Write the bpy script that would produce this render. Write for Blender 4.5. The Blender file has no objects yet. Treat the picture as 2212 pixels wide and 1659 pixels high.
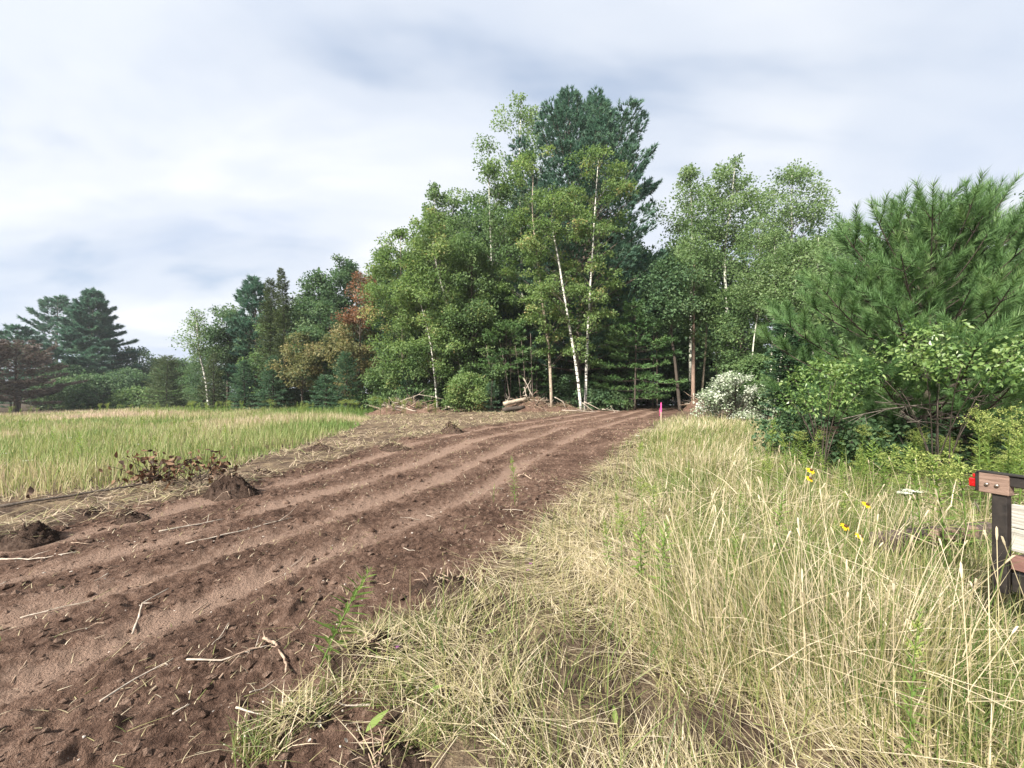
import bpy, math, random
import numpy as np
from mathutils import Matrix, Vector

# ------------------------------------------------------------------ camera, sky, sun, exposure
scn = bpy.context.scene
col = scn.collection
EYE = 1.6
cam = bpy.data.cameras.new('camera'); camo = bpy.data.objects.new('camera', cam); col.objects.link(camo)
camo.location = (0, 0, EYE); camo.rotation_euler = (math.radians(90), 0, 0)
cam.sensor_width = 36.0; cam.lens = 13.52; cam.shift_y = 20.5/2212.0
cam.clip_start = 0.05; cam.clip_end = 2000
scn.camera = camo
scn.view_settings.view_transform = 'Standard'; scn.view_settings.look = 'None'
scn.view_settings.exposure = 1.58; scn.view_settings.gamma = 1.0; scn.view_settings.use_curve_mapping = False
scn.render.engine = 'CYCLES'
scn.cycles.use_denoising = True; scn.cycles.denoiser = 'OPENIMAGEDENOISE'; scn.cycles.denoising_input_passes = 'RGB_ALBEDO_NORMAL'
scn.cycles.max_bounces = 10; scn.cycles.diffuse_bounces = 6; scn.cycles.transmission_bounces = 6
scn.cycles.transparent_max_bounces = 6; scn.cycles.caustics_reflective = False; scn.cycles.caustics_refractive = False

SUN_EL, SUN_AZ = math.radians(40), math.radians(222)        # azimuth clockwise from +Y: behind the camera, to the left
sdir = Vector((math.sin(SUN_AZ)*math.cos(SUN_EL), math.cos(SUN_AZ)*math.cos(SUN_EL), math.sin(SUN_EL)))
sun = bpy.data.lights.new('sun', 'SUN'); suno = bpy.data.objects.new('sun', sun); col.objects.link(suno)
sun.energy = 4.3; sun.angle = math.radians(4.0); sun.color = (1.0, 0.94, 0.85)
suno.location = (-30, -30, 40); suno.rotation_euler = sdir.to_track_quat('Z', 'Y').to_euler()

world = bpy.data.worlds.new('World'); scn.world = world; world.use_nodes = True
def build_world():
    nt = world.node_tree; nt.nodes.clear(); N = nt.nodes; L = nt.links
    out = N.new('ShaderNodeOutputWorld'); bg = N.new('ShaderNodeBackground'); bg.inputs['Strength'].default_value = 0.0415
    sky = N.new('ShaderNodeTexSky'); sky.sky_type = 'NISHITA'; sky.sun_disc = False
    sky.sun_elevation = SUN_EL; sky.sun_rotation = SUN_AZ; sky.air_density = 1.0; sky.dust_density = 1.5; sky.ozone_density = 1.0
    tc = N.new('ShaderNodeTexCoord')
    sep = N.new('ShaderNodeSeparateXYZ'); L.new(tc.outputs['Generated'], sep.inputs[0])
    def mth(op, a, b=None, c=None):
        m = N.new('ShaderNodeMath'); m.operation = op
        for i, v in enumerate((a, b, c)):
            if v is None: continue
            if isinstance(v, (int, float)): m.inputs[i].default_value = v
            else: L.new(v, m.inputs[i])
        return m.outputs[0]
    # cloud sheet seen in perspective: direction divided by its height above the horizon
    zz = mth('ADD', mth('MAXIMUM', sep.outputs['Z'], 0.0), 0.22)
    u = mth('DIVIDE', sep.outputs['X'], zz); v = mth('DIVIDE', sep.outputs['Y'], zz)
    cmb = N.new('ShaderNodeCombineXYZ'); L.new(u, cmb.inputs[0]); L.new(v, cmb.inputs[1])
    mp = N.new('ShaderNodeMapping'); L.new(cmb.outputs[0], mp.inputs[0])
    mp.inputs['Rotation'].default_value = (0, 0, math.radians(28)); mp.inputs['Scale'].default_value = (0.55, 1.0, 1.0)
    mp.inputs['Location'].default_value = (SKY_OFF[0], SKY_OFF[1], 0)
    def noise(scale, detail, rough, dist, off):
        m2 = N.new('ShaderNodeMapping'); L.new(mp.outputs[0], m2.inputs[0]); m2.inputs['Location'].default_value = off
        n = N.new('ShaderNodeTexNoise'); n.inputs['Scale'].default_value = scale; n.inputs['Detail'].default_value = detail
        n.inputs['Roughness'].default_value = rough; n.inputs['Distortion'].default_value = dist
        L.new(m2.outputs[0], n.inputs['Vector']); return n.outputs['Fac']
    def ramp(fac, stops, interp='EASE'):
        r = N.new('ShaderNodeValToRGB'); r.color_ramp.interpolation = interp
        e = r.color_ramp.elements
        while len(e) < len(stops): e.new(0.5)
        for el, (p, c) in zip(e, stops):
            el.position = p; el.color = (c, c, c, 1) if isinstance(c, (int, float)) else (*c, 1)
        L.new(fac, r.inputs[0]); return r.outputs['Color']
    n1 = noise(1.15, 5, 0.5, 0.4, (3.1, 7.7, 0)); n2 = noise(1.7, 4, 0.45, 0.5, (11.4, 2.3, 0))
    tone = ramp(n2, [(0.30, (5.8, 6.5, 7.8)), (0.47, (7.0, 7.45, 8.25)), (0.62, (8.3, 8.5, 8.85))])
    gap = ramp(n1, [(0.28, 0.1), (0.42, 0.8), (0.52, 1.0)])
    skyb = N.new('ShaderNodeMix'); skyb.data_type = 'RGBA'; skyb.inputs['Factor'].default_value = 0.6
    L.new(sky.outputs[0], skyb.inputs[6]); skyb.inputs[7].default_value = (4.9, 6.1, 8.0, 1)      # thin veil inside the gaps
    mx = N.new('ShaderNodeMix'); mx.data_type = 'RGBA'
    L.new(gap, mx.inputs['Factor']); L.new(skyb.outputs[2], mx.inputs[6]); L.new(tone, mx.inputs[7])
    L.new(mx.outputs[2], bg.inputs['Color']); L.new(bg.outputs[0], out.inputs[0])
SKY_OFF = (0.0, 0.0)
build_world()

# ------------------------------------------------------------------ helpers
RNG = np.random.default_rng(7)
FV = 831.0; HV = 850.0; CV = 1106.0                    # the survey's focal length, horizon and centre, used once to work out places
def world_at(px, py, Y): return np.array([(px-CV)/FV*Y, Y, EYE-(py-HV)/FV*Y])

def hash2(ix, iy, s):
    h = (ix.astype(np.int64)*374761393 + iy.astype(np.int64)*668265263 + s*2147483647) & 0xffffffff
    h = ((h ^ (h >> 13))*1274126177) & 0xffffffff
    return ((h ^ (h >> 16)) & 0xffff)/65535.0
def vnoise(x, y, s=0):
    x = np.asarray(x, float); y = np.asarray(y, float)
    ix = np.floor(x); iy = np.floor(y); fx = x-ix; fy = y-iy
    fx = fx*fx*(3-2*fx); fy = fy*fy*(3-2*fy)
    a = hash2(ix, iy, s); b = hash2(ix+1, iy, s); c = hash2(ix, iy+1, s); d = hash2(ix+1, iy+1, s)
    return (a*(1-fx)+b*fx)*(1-fy)+(c*(1-fx)+d*fx)*fy
def fbm(x, y, s=0, o=4, g=0.5):
    r = 0; a = 1; t = 0
    for k in range(o):
        r = r+a*vnoise(x*2**k, y*2**k, s+k*17); t += a; a *= g
    return r/t-0.5

# track edges as functions of the distance ahead, from the survey
YL = [-8, 0, 3, 4.43, 7, 12, 17, 27, 36, 60]; XL = [-17, -9.8, -7.2, -5.9, -4.7, -3.8, -1.3, 5.2, 9.0, 20]
YR = [-8, 0, 1.45, 1.75, 2.1, 2.42, 3.5, 5.6, 11.2, 21, 30, 60]; XR = [-0.9, -0.2, -0.30, -0.62, -1.02, -0.98, -0.36, 0.63, 3.0, 8.0, 13.5, 30]
YM = [-8, 5.8, 7.4, 10.6, 16, 22, 30, 60]; XM = [-16, -7.9, -6.1, -6.0, -6.6, -8.0, -11, -14]
def xl(y): return np.interp(y, YL, XL)
def xr(y): return np.interp(y, YR, XR)
def xm(y): return np.interp(y, YM, XM)
def macro(x, y):
    s = -x-2; sp = np.where(s > 20, s, np.log1p(np.exp(np.clip(s, -30, 20))))
    z = 0.011*np.clip(y, 0, 60) - 0.03*np.clip(sp, 0, 70)
    return z + 0.16*fbm(x*0.11, y*0.11, 5, 3)*np.clip(np.hypot(x, y)/6, 0, 1)
def lateral(x, y):
    a = xl(y); b = xr(y)
    wob = 0.55*fbm(x*0.9, y*0.9, 21, 3)+0.25*fbm(x*4, y*4, 22, 2)
    return a, b, wob
RUTS = ((0.33, .20, .022), (0.545, .19, .045), (0.735, .20, .05), (0.10, .16, .015))
def dirt_mask(x, y):
    """1 on the bare track, 0 off it; ragged edge"""
    a, b, w = lateral(x, y)
    dl = x-a+w; dr = b+.15-x+w*.8
    return np.clip(np.minimum(dl, dr)/0.25+0.5, 0, 1)
def rut_at(x, y):
    a, b, w = lateral(x, y); W = b-a
    t = (x-a)/W + 0.012*np.sin(y*0.5)+0.05*fbm(x*0.45, y*0.45, 41, 2)
    r = 0*x
    for tc, sg, dp in RUTS: r = np.maximum(r, np.exp(-((t-tc)*W/sg)**2*0.7)*np.clip(.75+fbm(x*.8+tc*30, y*.8, 42, 2)*1.4, .4, 1))
    return r
def ground_z(x, y, fine=True):
    x = np.asarray(x, float); y = np.asarray(y, float)
    z = macro(x, y)
    if not fine: return z
    m = dirt_mask(x, y); a, b, w = lateral(x, y); W = b-a
    t = (x-a)/W + 0.012*np.sin(y*0.5)+0.05*fbm(x*0.45, y*0.45, 41, 2)
    near = np.clip(1.35-np.hypot(x, y)/17, 0.16, 1)
    r = rut_at(x, y)
    dz = -0.05*m
    for tc, sg, dp in RUTS:
        d = (t-tc)*W/sg
        dz = dz + m*(-dp*np.exp(-d*d*0.9) + 0.5*dp*np.exp(-(np.abs(d)-1.5)**2*3)*(1.6*vnoise(x*3, y*3, 9)))
    # rough churned soil between the wheel marks; lumps stretched along the track
    u = t*W; v = y*0.55+x*0.1
    ridge = np.abs(fbm(u*4.4, v*4.6, 31, 3))*2
    lump = fbm(u*9, v*12, 33, 3)
    clod = np.clip(vnoise(x*15, y*15, 35)-0.52, 0, 1)*2.1*np.clip(fbm(x*1.3, y*1.3, 36, 2)*4+0.6, 0, 1.3)
    rough = (1-0.66*r)
    dz = dz + m*near*rough*(0.03*(ridge-0.25)+0.065*lump+0.035*clod+0.05*fbm(x*2.3, y*2.3, 39, 3)+0.05*fbm(x*12, y*12, 40, 3)) + m*near*(0.006+0.030*rough)*fbm(x*24, y*24, 38, 3)
    # torn-up bank along the left edge and a lower one on the right
    wig = np.clip(fbm(x*1.1, y*1.1, 51, 3)*3+0.55, 0, 1.5)
    dz = dz + near*0.15*wig*np.exp(-((x-a+0.1+w*0.7)/0.30)**2) + near*0.07*wig*np.exp(-((x-b-w)/0.22)**2)
    # loose strip beside the left edge
    st = np.clip((x-xm(y))/0.6, 0, 1)*np.clip((a-x)/0.5, 0, 1)
    dz = dz + st*near*(0.09*fbm(x*2.1, y*2.1, 53, 4)+0.04*clod)
    dz = dz + (1-m)*(0.10*fbm(x*1.3, y*1.3, 55, 4)+0.03*fbm(x*7, y*7, 56, 2))*np.clip(np.hypot(x, y)/2, 0.3, 1)*near
    return z+dz
def gz(x, y): return float(ground_z(np.array([x]), np.array([y]))[0])

def make_mesh(name, V, quads=None, tris=None, tint=None, smooth=False):
    me = bpy.data.meshes.new(name)
    V = np.asarray(V, np.float32).reshape(-1, 3)
    q = np.zeros((0, 4), np.int32) if quads is None else np.asarray(quads, np.int32).reshape(-1, 4)
    t = np.zeros((0, 3), np.int32) if tris is None else np.asarray(tris, np.int32).reshape(-1, 3)
    me.vertices.add(len(V)); me.vertices.foreach_set('co', V.ravel())
    idx = np.concatenate([q.ravel(), t.ravel()]); me.loops.add(len(idx)); me.loops.foreach_set('vertex_index', idx)
    n = len(q)+len(t); me.polygons.add(n)
    ls = np.concatenate([np.arange(len(q))*4, len(q)*4+np.arange(len(t))*3]).astype(np.int32)
    me.polygons.foreach_set('loop_start', ls)
    if not smooth: me.polygons.foreach_set('use_smooth', np.zeros(n, bool))
    else: me.polygons.foreach_set('use_smooth', np.ones(n, bool))
    me.update(calc_edges=True)
    if tint is not None:
        at = me.attributes.new('tint', 'FLOAT', 'POINT'); at.data.foreach_set('value', np.asarray(tint, np.float32).ravel())
    return me

class Geo:
    """collects vertices and faces; build() links them as one mesh object"""
    def __init__(s): s.V = []; s.Q = []; s.T = []; s.C = []; s.n = 0
    def add(s, V, quads=None, tris=None, tint=0.5):
        V = np.asarray(V, float).reshape(-1, 3)
        if quads is not None and len(quads): s.Q.append(np.asarray(quads).reshape(-1, 4)+s.n)
        if tris is not None and len(tris): s.T.append(np.asarray(tris).reshape(-1, 3)+s.n)
        s.V.append(V); s.C.append(np.broadcast_to(np.asarray(tint, float), (len(V),)) if np.ndim(tint) < 1 else np.asarray(tint, float))
        s.n += len(V)
    def mesh(s, name, mat, smooth=False):
        if not s.V: s.add(np.zeros((1, 3)))
        me = make_mesh(name, np.concatenate(s.V), np.concatenate(s.Q) if s.Q else None, np.concatenate(s.T) if s.T else None,
                       np.concatenate(s.C), smooth)
        me.materials.append(mat); return me
    def build(s, name, mat, parent=None, smooth=False, loc=None):
        return link(name, s.mesh(name, mat, smooth), parent, loc)
def link(name, me, parent=None, loc=None):
    o = bpy.data.objects.new(name, me); col.objects.link(o)
    if parent is not None: o.parent = parent
    if loc is not None: o.location = loc
    return o
def tag(o, label=None, cat=None, group=None, kind=None):
    if label: o['label'] = label
    if cat: o['category'] = cat
    if group: o['group'] = group
    if kind: o['kind'] = kind
    return o
def thing(name, loc, label, cat, group=None, rz=0.0):
    o = bpy.data.objects.new(name, None); col.objects.link(o); o.location = loc; o.rotation_euler = (0, 0, rz); o.empty_display_size = 0.2
    return tag(o, label, cat, group)
def copy_thing(o, loc, rz=0.0, sc=1.0, label=None):
    r = o.copy(); col.objects.link(r); r.location = loc; r.rotation_euler = (0, 0, rz); r.scale = (sc, sc, sc)
    if label: r['label'] = label
    for ch in o.children:
        c = ch.copy(); col.objects.link(c); c.parent = r
        for g in ch.children:
            d = g.copy(); col.objects.link(d); d.parent = c
    return r

def unit(a): return a/np.maximum(np.linalg.norm(a, axis=-1, keepdims=True), 1e-9)
def tube(geo, pts, rad, sides=6, tint=0.5, cap=True):
    pts = np.asarray(pts, float); n = len(pts); rad = np.broadcast_to(np.asarray(rad, float), (n,))
    tan = unit(np.gradient(pts, axis=0)); ref = np.array([0.31, 0.17, 0.93]) if abs(tan[0][2]) < 0.9 else np.array([1.0, 0.1, 0.0])
    s1 = unit(np.cross(tan, ref)); s2 = np.cross(tan, s1)
    an = np.arange(sides)*2*math.pi/sides
    V = pts[:, None, :]+rad[:, None, None]*(np.cos(an)[None, :, None]*s1[:, None, :]+np.sin(an)[None, :, None]*s2[:, None, :])
    V = V.reshape(-1, 3); k = np.arange(n-1)[:, None]*sides; i = np.arange(sides)[None, :]; j = (i+1) % sides
    q = np.stack([k+i, k+j, k+sides+j, k+sides+i], -1).reshape(-1, 4); t = None
    if cap:
        V = np.concatenate([V, pts[:1], pts[-1:]]); c0 = n*sides; c1 = c0+1; ii = np.arange(sides); jj = (ii+1) % sides
        t = np.concatenate([np.stack([jj, ii, np.full(sides, c0)], -1), np.stack([(n-1)*sides+ii, (n-1)*sides+jj, np.full(sides, c1)], -1)])
    geo.add(V, q, t, tint)
def box(geo, c, size, M=None, tint=0.5, bev=0.0):
    """box with chamfered long edges"""
    x, y, z = np.asarray(size)/2.0; b = min(bev, x*.4, y*.4, z*.4)
    P = []
    for sz in (-1, 1):
        for (sx, sy) in ((-1, -1), (1, -1), (1, 1), (-1, 1)):
            P += [(sx*(x-b), sy*(y-b), sz*z), (sx*(x), sy*(y-b), sz*(z-b)), (sx*(x-b), sy*y, sz*(z-b))]
    import bmesh
    bm = bmesh.new()
    for p in P: bm.verts.new(p)
    bmesh.ops.convex_hull(bm, input=bm.verts); bmesh.ops.dissolve_limit(bm, angle_limit=0.01, verts=bm.verts, edges=bm.edges)
    bmesh.ops.triangulate(bm, faces=bm.faces); bm.verts.index_update()
    V = np.array([v.co for v in bm.verts]); T = np.array([[v.index for v in f.verts] for f in bm.faces]); bm.free()
    if M is not None: V = V@np.asarray(M).T
    geo.add(V+np.asarray(c), None, T, tint)
def leaf_cards(geo, P, D, N, L, W, tint, fold=0.12):
    """leaf-shaped quads: base at P, pointing along D, facing N"""
    D = unit(D); S = unit(np.cross(D, N)); U = np.cross(S, D); n = len(P)
    L = np.broadcast_to(np.asarray(L, float), (n,))[:, None]; W = np.broadcast_to(np.asarray(W, float), (n,))[:, None]
    V = np.stack([P, P+D*L*0.45+S*W*0.5+U*W*fold, P+D*L-U*W*fold*0.8, P+D*L*0.45-S*W*0.5+U*W*fold], 1).reshape(-1, 3)
    geo.add(V, np.arange(n*4).reshape(-1, 4), None, np.repeat(np.broadcast_to(np.asarray(tint, float), (n,)), 4))
def needle_tris(geo, P, D, L, W, tint, rng):
    n = len(P); D = unit(D); S = unit(np.cross(D, rng.normal(size=(n, 3))))
    L = np.broadcast_to(np.asarray(L, float), (n,))[:, None]; W = np.broadcast_to(np.asarray(W, float), (n,))[:, None]
    V = np.stack([P-S*W*.5, P+S*W*.5, P+D*L], 1).reshape(-1, 3)
    geo.add(V, None, np.arange(n*3).reshape(-1, 3), np.repeat(np.broadcast_to(np.asarray(tint, float), (n,)), 3))

# ------------------------------------------------------------------ materials
def new_mat(name):
    m = bpy.data.materials.new(name); m.use_nodes = True; nt = m.node_tree; nt.nodes.clear(); return m, nt, nt.nodes, nt.links
def set_ramp(r, stops, interp='LINEAR'):
    r.color_ramp.interpolation = interp; e = r.color_ramp.elements
    while len(e) < len(stops): e.new(0.5)
    for el, (p, c) in zip(e, stops): el.position = p; el.color = (*c, 1)
def mat_leaf(name, stops, trans=0.35, rough=0.55, spec=0.25, nscale=0.6, namp=0.25, gain=1.0):
    m, nt, N, L = new_mat(name)
    out = N.new('ShaderNodeOutputMaterial'); pb = N.new('ShaderNodeBsdfPrincipled'); tr = N.new('ShaderNodeBsdfTranslucent')
    at = N.new('ShaderNodeAttribute'); at.attribute_name = 'tint'
    tc = N.new('ShaderNodeTexCoord'); no = N.new('ShaderNodeTexNoise'); no.inputs['Scale'].default_value = nscale; no.inputs['Detail'].default_value = 2
    L.new(tc.outputs['Object'], no.inputs['Vector'])
    a = N.new('ShaderNodeMath'); a.operation = 'MULTIPLY_ADD'; a.inputs[1].default_value = namp; a.inputs[2].default_value = -namp*0.5; L.new(no.outputs['Fac'], a.inputs[0])
    s = N.new('ShaderNodeMath'); s.operation = 'ADD'; s.use_clamp = True; L.new(at.outputs['Fac'], s.inputs[0]); L.new(a.outputs[0], s.inputs[1])
    r = N.new('ShaderNodeValToRGB'); set_ramp(r, [(p_, tuple(c_*gain for c_ in q_)) for p_, q_ in stops]); L.new(s.outputs[0], r.inputs[0])
    L.new(r.outputs[0], pb.inputs['Base Color']); pb.inputs['Roughness'].default_value = rough; pb.inputs['Specular IOR Level'].default_value = spec
    hs = N.new('ShaderNodeHueSaturation'); hs.inputs['Saturation'].default_value = 1.15; hs.inputs['Value'].default_value = 1.15; hs.inputs['Hue'].default_value = 0.49
    L.new(r.outputs[0], hs.inputs['Color']); L.new(hs.outputs[0], tr.inputs['Color'])
    mx = N.new('ShaderNodeMixShader'); mx.inputs[0].default_value = trans
    L.new(pb.outputs[0], mx.inputs[1]); L.new(tr.outputs[0], mx.inputs[2]); L.new(mx.outputs[0], out.inputs[0])
    return m
def mat_bark(name, c0, c1, dark=None, sc=(6, 6, 1.2), thresh=0.6, rough=0.85, bump=0.4):
    m, nt, N, L = new_mat(name)
    out = N.new('ShaderNodeOutputMaterial'); pb = N.new('ShaderNodeBsdfPrincipled'); pb.inputs['Roughness'].default_value = rough; pb.inputs['Specular IOR Level'].default_value = 0.2
    tc = N.new('ShaderNodeTexCoord'); mp = N.new('ShaderNodeMapping'); mp.inputs['Scale'].default_value = sc; L.new(tc.outputs['Object'], mp.inputs[0])
    n = N.new('ShaderNodeTexNoise'); n.inputs['Scale'].default_value = 2.5; n.inputs['Detail'].default_value = 5; L.new(mp.outputs[0], n.inputs['Vector'])
    stops = [(0.3, c0), (0.6, c1)]
    r = N.new('ShaderNodeValToRGB'); set_ramp(r, stops); L.new(n.outputs['Fac'], r.inputs[0]); last = r.outputs[0]
    if dark is not None:
        mp2 = N.new('ShaderNodeMapping'); mp2.inputs['Scale'].default_value = (1.2, 1.2, 7.0); L.new(tc.outputs['Object'], mp2.inputs[0])
        n2 = N.new('ShaderNodeTexNoise'); n2.inputs['Scale'].default_value = 1.6; n2.inputs['Detail'].default_value = 4; L.new(mp2.outputs[0], n2.inputs['Vector'])
        r2 = N.new('ShaderNodeValToRGB'); set_ramp(r2, [(thresh, (0, 0, 0)), (thresh+0.05, (1, 1, 1))]); L.new(n2.outputs['Fac'], r2.inputs[0])
        mx = N.new('ShaderNodeMix'); mx.data_type = 'RGBA'; L.new(r2.outputs[0], mx.inputs['Factor']); L.new(last, mx.inputs[6]); mx.inputs[7].default_value = (*dark, 1); last = mx.outputs[2]
    L.new(last, pb.inputs['Base Color'])
    b = N.new('ShaderNodeBump'); b.inputs['Strength'].default_value = bump; b.inputs['Distance'].default_value = 0.02; L.new(n.outputs['Fac'], b.inputs['Height']); L.new(b.outputs[0], pb.inputs['Normal'])
    L.new(pb.outputs[0], out.inputs[0]); return m
def mat_plain(name, c0, c1=None, rough=0.6, scale=20, metal=0.0, spec=0.3, stretch=(1, 1, 1), bump=0.0, coat=0.0):
    m, nt, N, L = new_mat(name)
    out = N.new('ShaderNodeOutputMaterial'); pb = N.new('ShaderNodeBsdfPrincipled')
    pb.inputs['Roughness'].default_value = rough; pb.inputs['Metallic'].default_value = metal; pb.inputs['Specular IOR Level'].default_value = spec; pb.inputs['Coat Weight'].default_value = coat
    tc = N.new('ShaderNodeTexCoord'); mp = N.new('ShaderNodeMapping'); mp.inputs['Scale'].default_value = stretch; L.new(tc.outputs['Object'], mp.inputs[0])
    n = N.new('ShaderNodeTexNoise'); n.inputs['Scale'].default_value = scale; n.inputs['Detail'].default_value = 6; n.inputs['Roughness'].default_value = 0.65; L.new(mp.outputs[0], n.inputs['Vector'])
    r = N.new('ShaderNodeValToRGB'); set_ramp(r, [(0.3, c0), (0.7, c1 or c0)]); L.new(n.outputs['Fac'], r.inputs[0]); L.new(r.outputs[0], pb.inputs['Base Color'])
    if bump:
        b = N.new('ShaderNodeBump'); b.inputs['Strength'].default_value = bump; b.inputs['Distance'].default_value = 0.01; L.new(n.outputs['Fac'], b.inputs['Height']); L.new(b.outputs[0], pb.inputs['Normal'])
    L.new(pb.outputs[0], out.inputs[0]); return m
def mat_soil(name, dark, mid, light, thatch=None):
    m, nt, N, L = new_mat(name)
    out = N.new('ShaderNodeOutputMaterial'); pb = N.new('ShaderNodeBsdfPrincipled'); pb.inputs['Roughness'].default_value = 0.95; pb.inputs['Specular IOR Level'].default_value = 0.1
    tc = N.new('ShaderNodeTexCoord')
    def noise(s, d, ro=0.6):
        n = N.new('ShaderNodeTexNoise'); n.inputs['Scale'].default_value = s; n.inputs['Detail'].default_value = d; n.inputs['Roughness'].default_value = ro; L.new(tc.outputs['Object'], n.inputs['Vector']); return n.outputs['Fac']
    a = noise(1.1, 6); b = noise(16, 5, 0.7); c = noise(60, 4, 0.7)
    ad = N.new('ShaderNodeMath'); ad.operation = 'MULTIPLY_ADD'; ad.inputs[1].default_value = 0.55; L.new(b, ad.inputs[0])
    m1 = N.new('ShaderNodeMath'); m1.operation = 'MULTIPLY'; m1.inputs[1].default_value = 0.45; L.new(a, m1.inputs[0]); L.new(m1.outputs[0], ad.inputs[2])
    at = N.new('ShaderNodeAttribute'); at.attribute_name = 'tint'              # packed wheel marks are drier, so paler, than the churned soil
    ad2 = N.new('ShaderNodeMath'); ad2.operation = 'MULTIPLY_ADD'; ad2.inputs[1].default_value = 0.30; L.new(at.outputs['Fac'], ad2.inputs[0]); L.new(ad.outputs[0], ad2.inputs[2])
    r = N.new('ShaderNodeValToRGB'); set_ramp(r, [(0.41, dark), (0.53, mid), (0.68, light)]); L.new(ad2.outputs[0], r.inputs[0]); last = r.outputs[0]
    if thatch is not None:
        tn = noise(3.0, 5, 0.65); tr = N.new('ShaderNodeValToRGB'); set_ramp(tr, [(0.47, (0, 0, 0)), (0.64, (1, 1, 1))]); L.new(tn, tr.inputs[0])
        tcn = N.new('ShaderNodeValToRGB'); set_ramp(tcn, [(0.3, thatch[0]), (0.7, thatch[1])]); L.new(c, tcn.inputs[0])
        mx = N.new('ShaderNodeMix'); mx.data_type = 'RGBA'; L.new(tr.outputs[0], mx.inputs['Factor']); L.new(last, mx.inputs[6]); L.new(tcn.outputs[0], mx.inputs[7]); last = mx.outputs[2]
    L.new(last, pb.inputs['Base Color'])
    bs = N.new('ShaderNodeMath'); bs.operation = 'ADD'; L.new(b, bs.inputs[0]); L.new(c, bs.inputs[1])
    bp = N.new('ShaderNodeBump'); bp.inputs['Strength'].default_value = 1.0; bp.inputs['Distance'].default_value = 0.06; L.new(bs.outputs[0], bp.inputs['Height']); L.new(bp.outputs[0], pb.inputs['Normal'])
    L.new(pb.outputs[0], out.inputs[0]); return m

M = {}
M['soil'] = mat_soil('red_brown_soil', (0.062, 0.036, 0.026), (0.155, 0.097, 0.071), (0.285, 0.195, 0.148))
M['dark_soil'] = mat_soil('moist_dark_soil', (0.026, 0.017, 0.012), (0.075, 0.049, 0.037), (0.16, 0.112, 0.086))
M['turf'] = mat_soil('thatchy_ground', (0.055, 0.038, 0.028), (0.13, 0.092, 0.066), (0.24, 0.18, 0.13), ((0.15, 0.105, 0.065), (0.40, 0.315, 0.205)))
M['duff'] = mat_soil('forest_floor', (0.03, 0.022, 0.014), (0.06, 0.044, 0.028), (0.11, 0.085, 0.05))
M['birch_leaf'] = mat_leaf('birch_leaf', [(0, (0.055, 0.095, 0.032)), (0.45, (0.105, 0.162, 0.056)), (0.8, (0.165, 0.215, 0.082)), (1, (0.25, 0.215, 0.10))], 0.48, gain=1.5)
M['mid_leaf'] = mat_leaf('mid_green_leaf', [(0, (0.05, 0.088, 0.036)), (0.5, (0.092, 0.15, 0.058)), (1, (0.155, 0.21, 0.085))], 0.46, gain=1.4)
M['aspen_leaf'] = mat_leaf('aspen_leaf', [(0, (0.07, 0.118, 0.048)), (0.5, (0.122, 0.188, 0.076)), (1, (0.20, 0.262, 0.125))], 0.5, rough=0.5, spec=0.3, gain=1.3)
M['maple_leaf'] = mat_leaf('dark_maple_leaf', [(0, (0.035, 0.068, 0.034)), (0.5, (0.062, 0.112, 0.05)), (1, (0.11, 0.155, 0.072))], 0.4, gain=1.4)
M['yellow_leaf'] = mat_leaf('turning_leaf', [(0, (0.09, 0.12, 0.05)), (0.5, (0.19, 0.195, 0.085)), (1, (0.34, 0.28, 0.14))], 0.45)
M['red_leaf'] = mat_leaf('red_maple_leaf', [(0, (0.12, 0.09, 0.05)), (0.4, (0.22, 0.12, 0.07)), (1, (0.34, 0.20, 0.115))], 0.42)
M['pine_needle'] = mat_leaf('white_pine_needle', [(0, (0.03, 0.066, 0.05)), (0.5, (0.058, 0.112, 0.078)), (1, (0.10, 0.165, 0.10))], 0.33, gain=1.6)
M['bright_pine'] = mat_leaf('young_pine_needle', [(0, (0.052, 0.115, 0.042)), (0.5, (0.108, 0.205, 0.070)), (1, (0.22, 0.315, 0.12))], 0.26, spec=0.35, gain=1.0)
M['spruce_needle'] = mat_leaf('spruce_needle', [(0, (0.028, 0.06, 0.037)), (0.5, (0.052, 0.10, 0.056)), (1, (0.095, 0.15, 0.08))], 0.3, gain=1.6)
M['cedar_spray'] = mat_leaf('cedar_spray', [(0, (0.05, 0.075, 0.035)), (0.5, (0.09, 0.125, 0.058)), (1, (0.14, 0.18, 0.08))], 0.3)
M['dead_needle'] = mat_leaf('dead_needle', [(0, (0.075, 0.062, 0.052)), (0.6, (0.145, 0.115, 0.095)), (1, (0.10, 0.12, 0.07))], 0.3)
M['shrub_leaf'] = mat_leaf('glossy_shrub_leaf', [(0, (0.06, 0.12, 0.034)), (0.5, (0.125, 0.20, 0.058)), (1, (0.25, 0.32, 0.125))], 0.45, gain=1.25, rough=0.35, spec=0.5)
M['white_leaf'] = mat_leaf('pale_underside_leaf', [(0, (0.08, 0.13, 0.05)), (0.42, (0.26, 0.32, 0.20)), (0.6, (0.5, 0.53, 0.44)), (1, (0.64, 0.66, 0.56))], 0.25)
M['weed_leaf'] = mat_leaf('weed_leaf', [(0, (0.065, 0.115, 0.03)), (0.5, (0.125, 0.195, 0.048)), (1, (0.23, 0.29, 0.085))], 0.45, gain=1.3)
M['plume'] = mat_leaf('goldenrod_plume', [(0, (0.14, 0.20, 0.05)), (0.5, (0.26, 0.31, 0.085)), (1, (0.42, 0.44, 0.16))], 0.3)
M['grass'] = mat_leaf('dry_grass', [(0, (0.07, 0.125, 0.03)), (0.25, (0.16, 0.205, 0.06)), (0.5, (0.30, 0.275, 0.125)), (0.75, (0.47, 0.40, 0.25)), (1, (0.64, 0.56, 0.41))], 0.3, rough=0.5, spec=0.3, namp=0.12)
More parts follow.
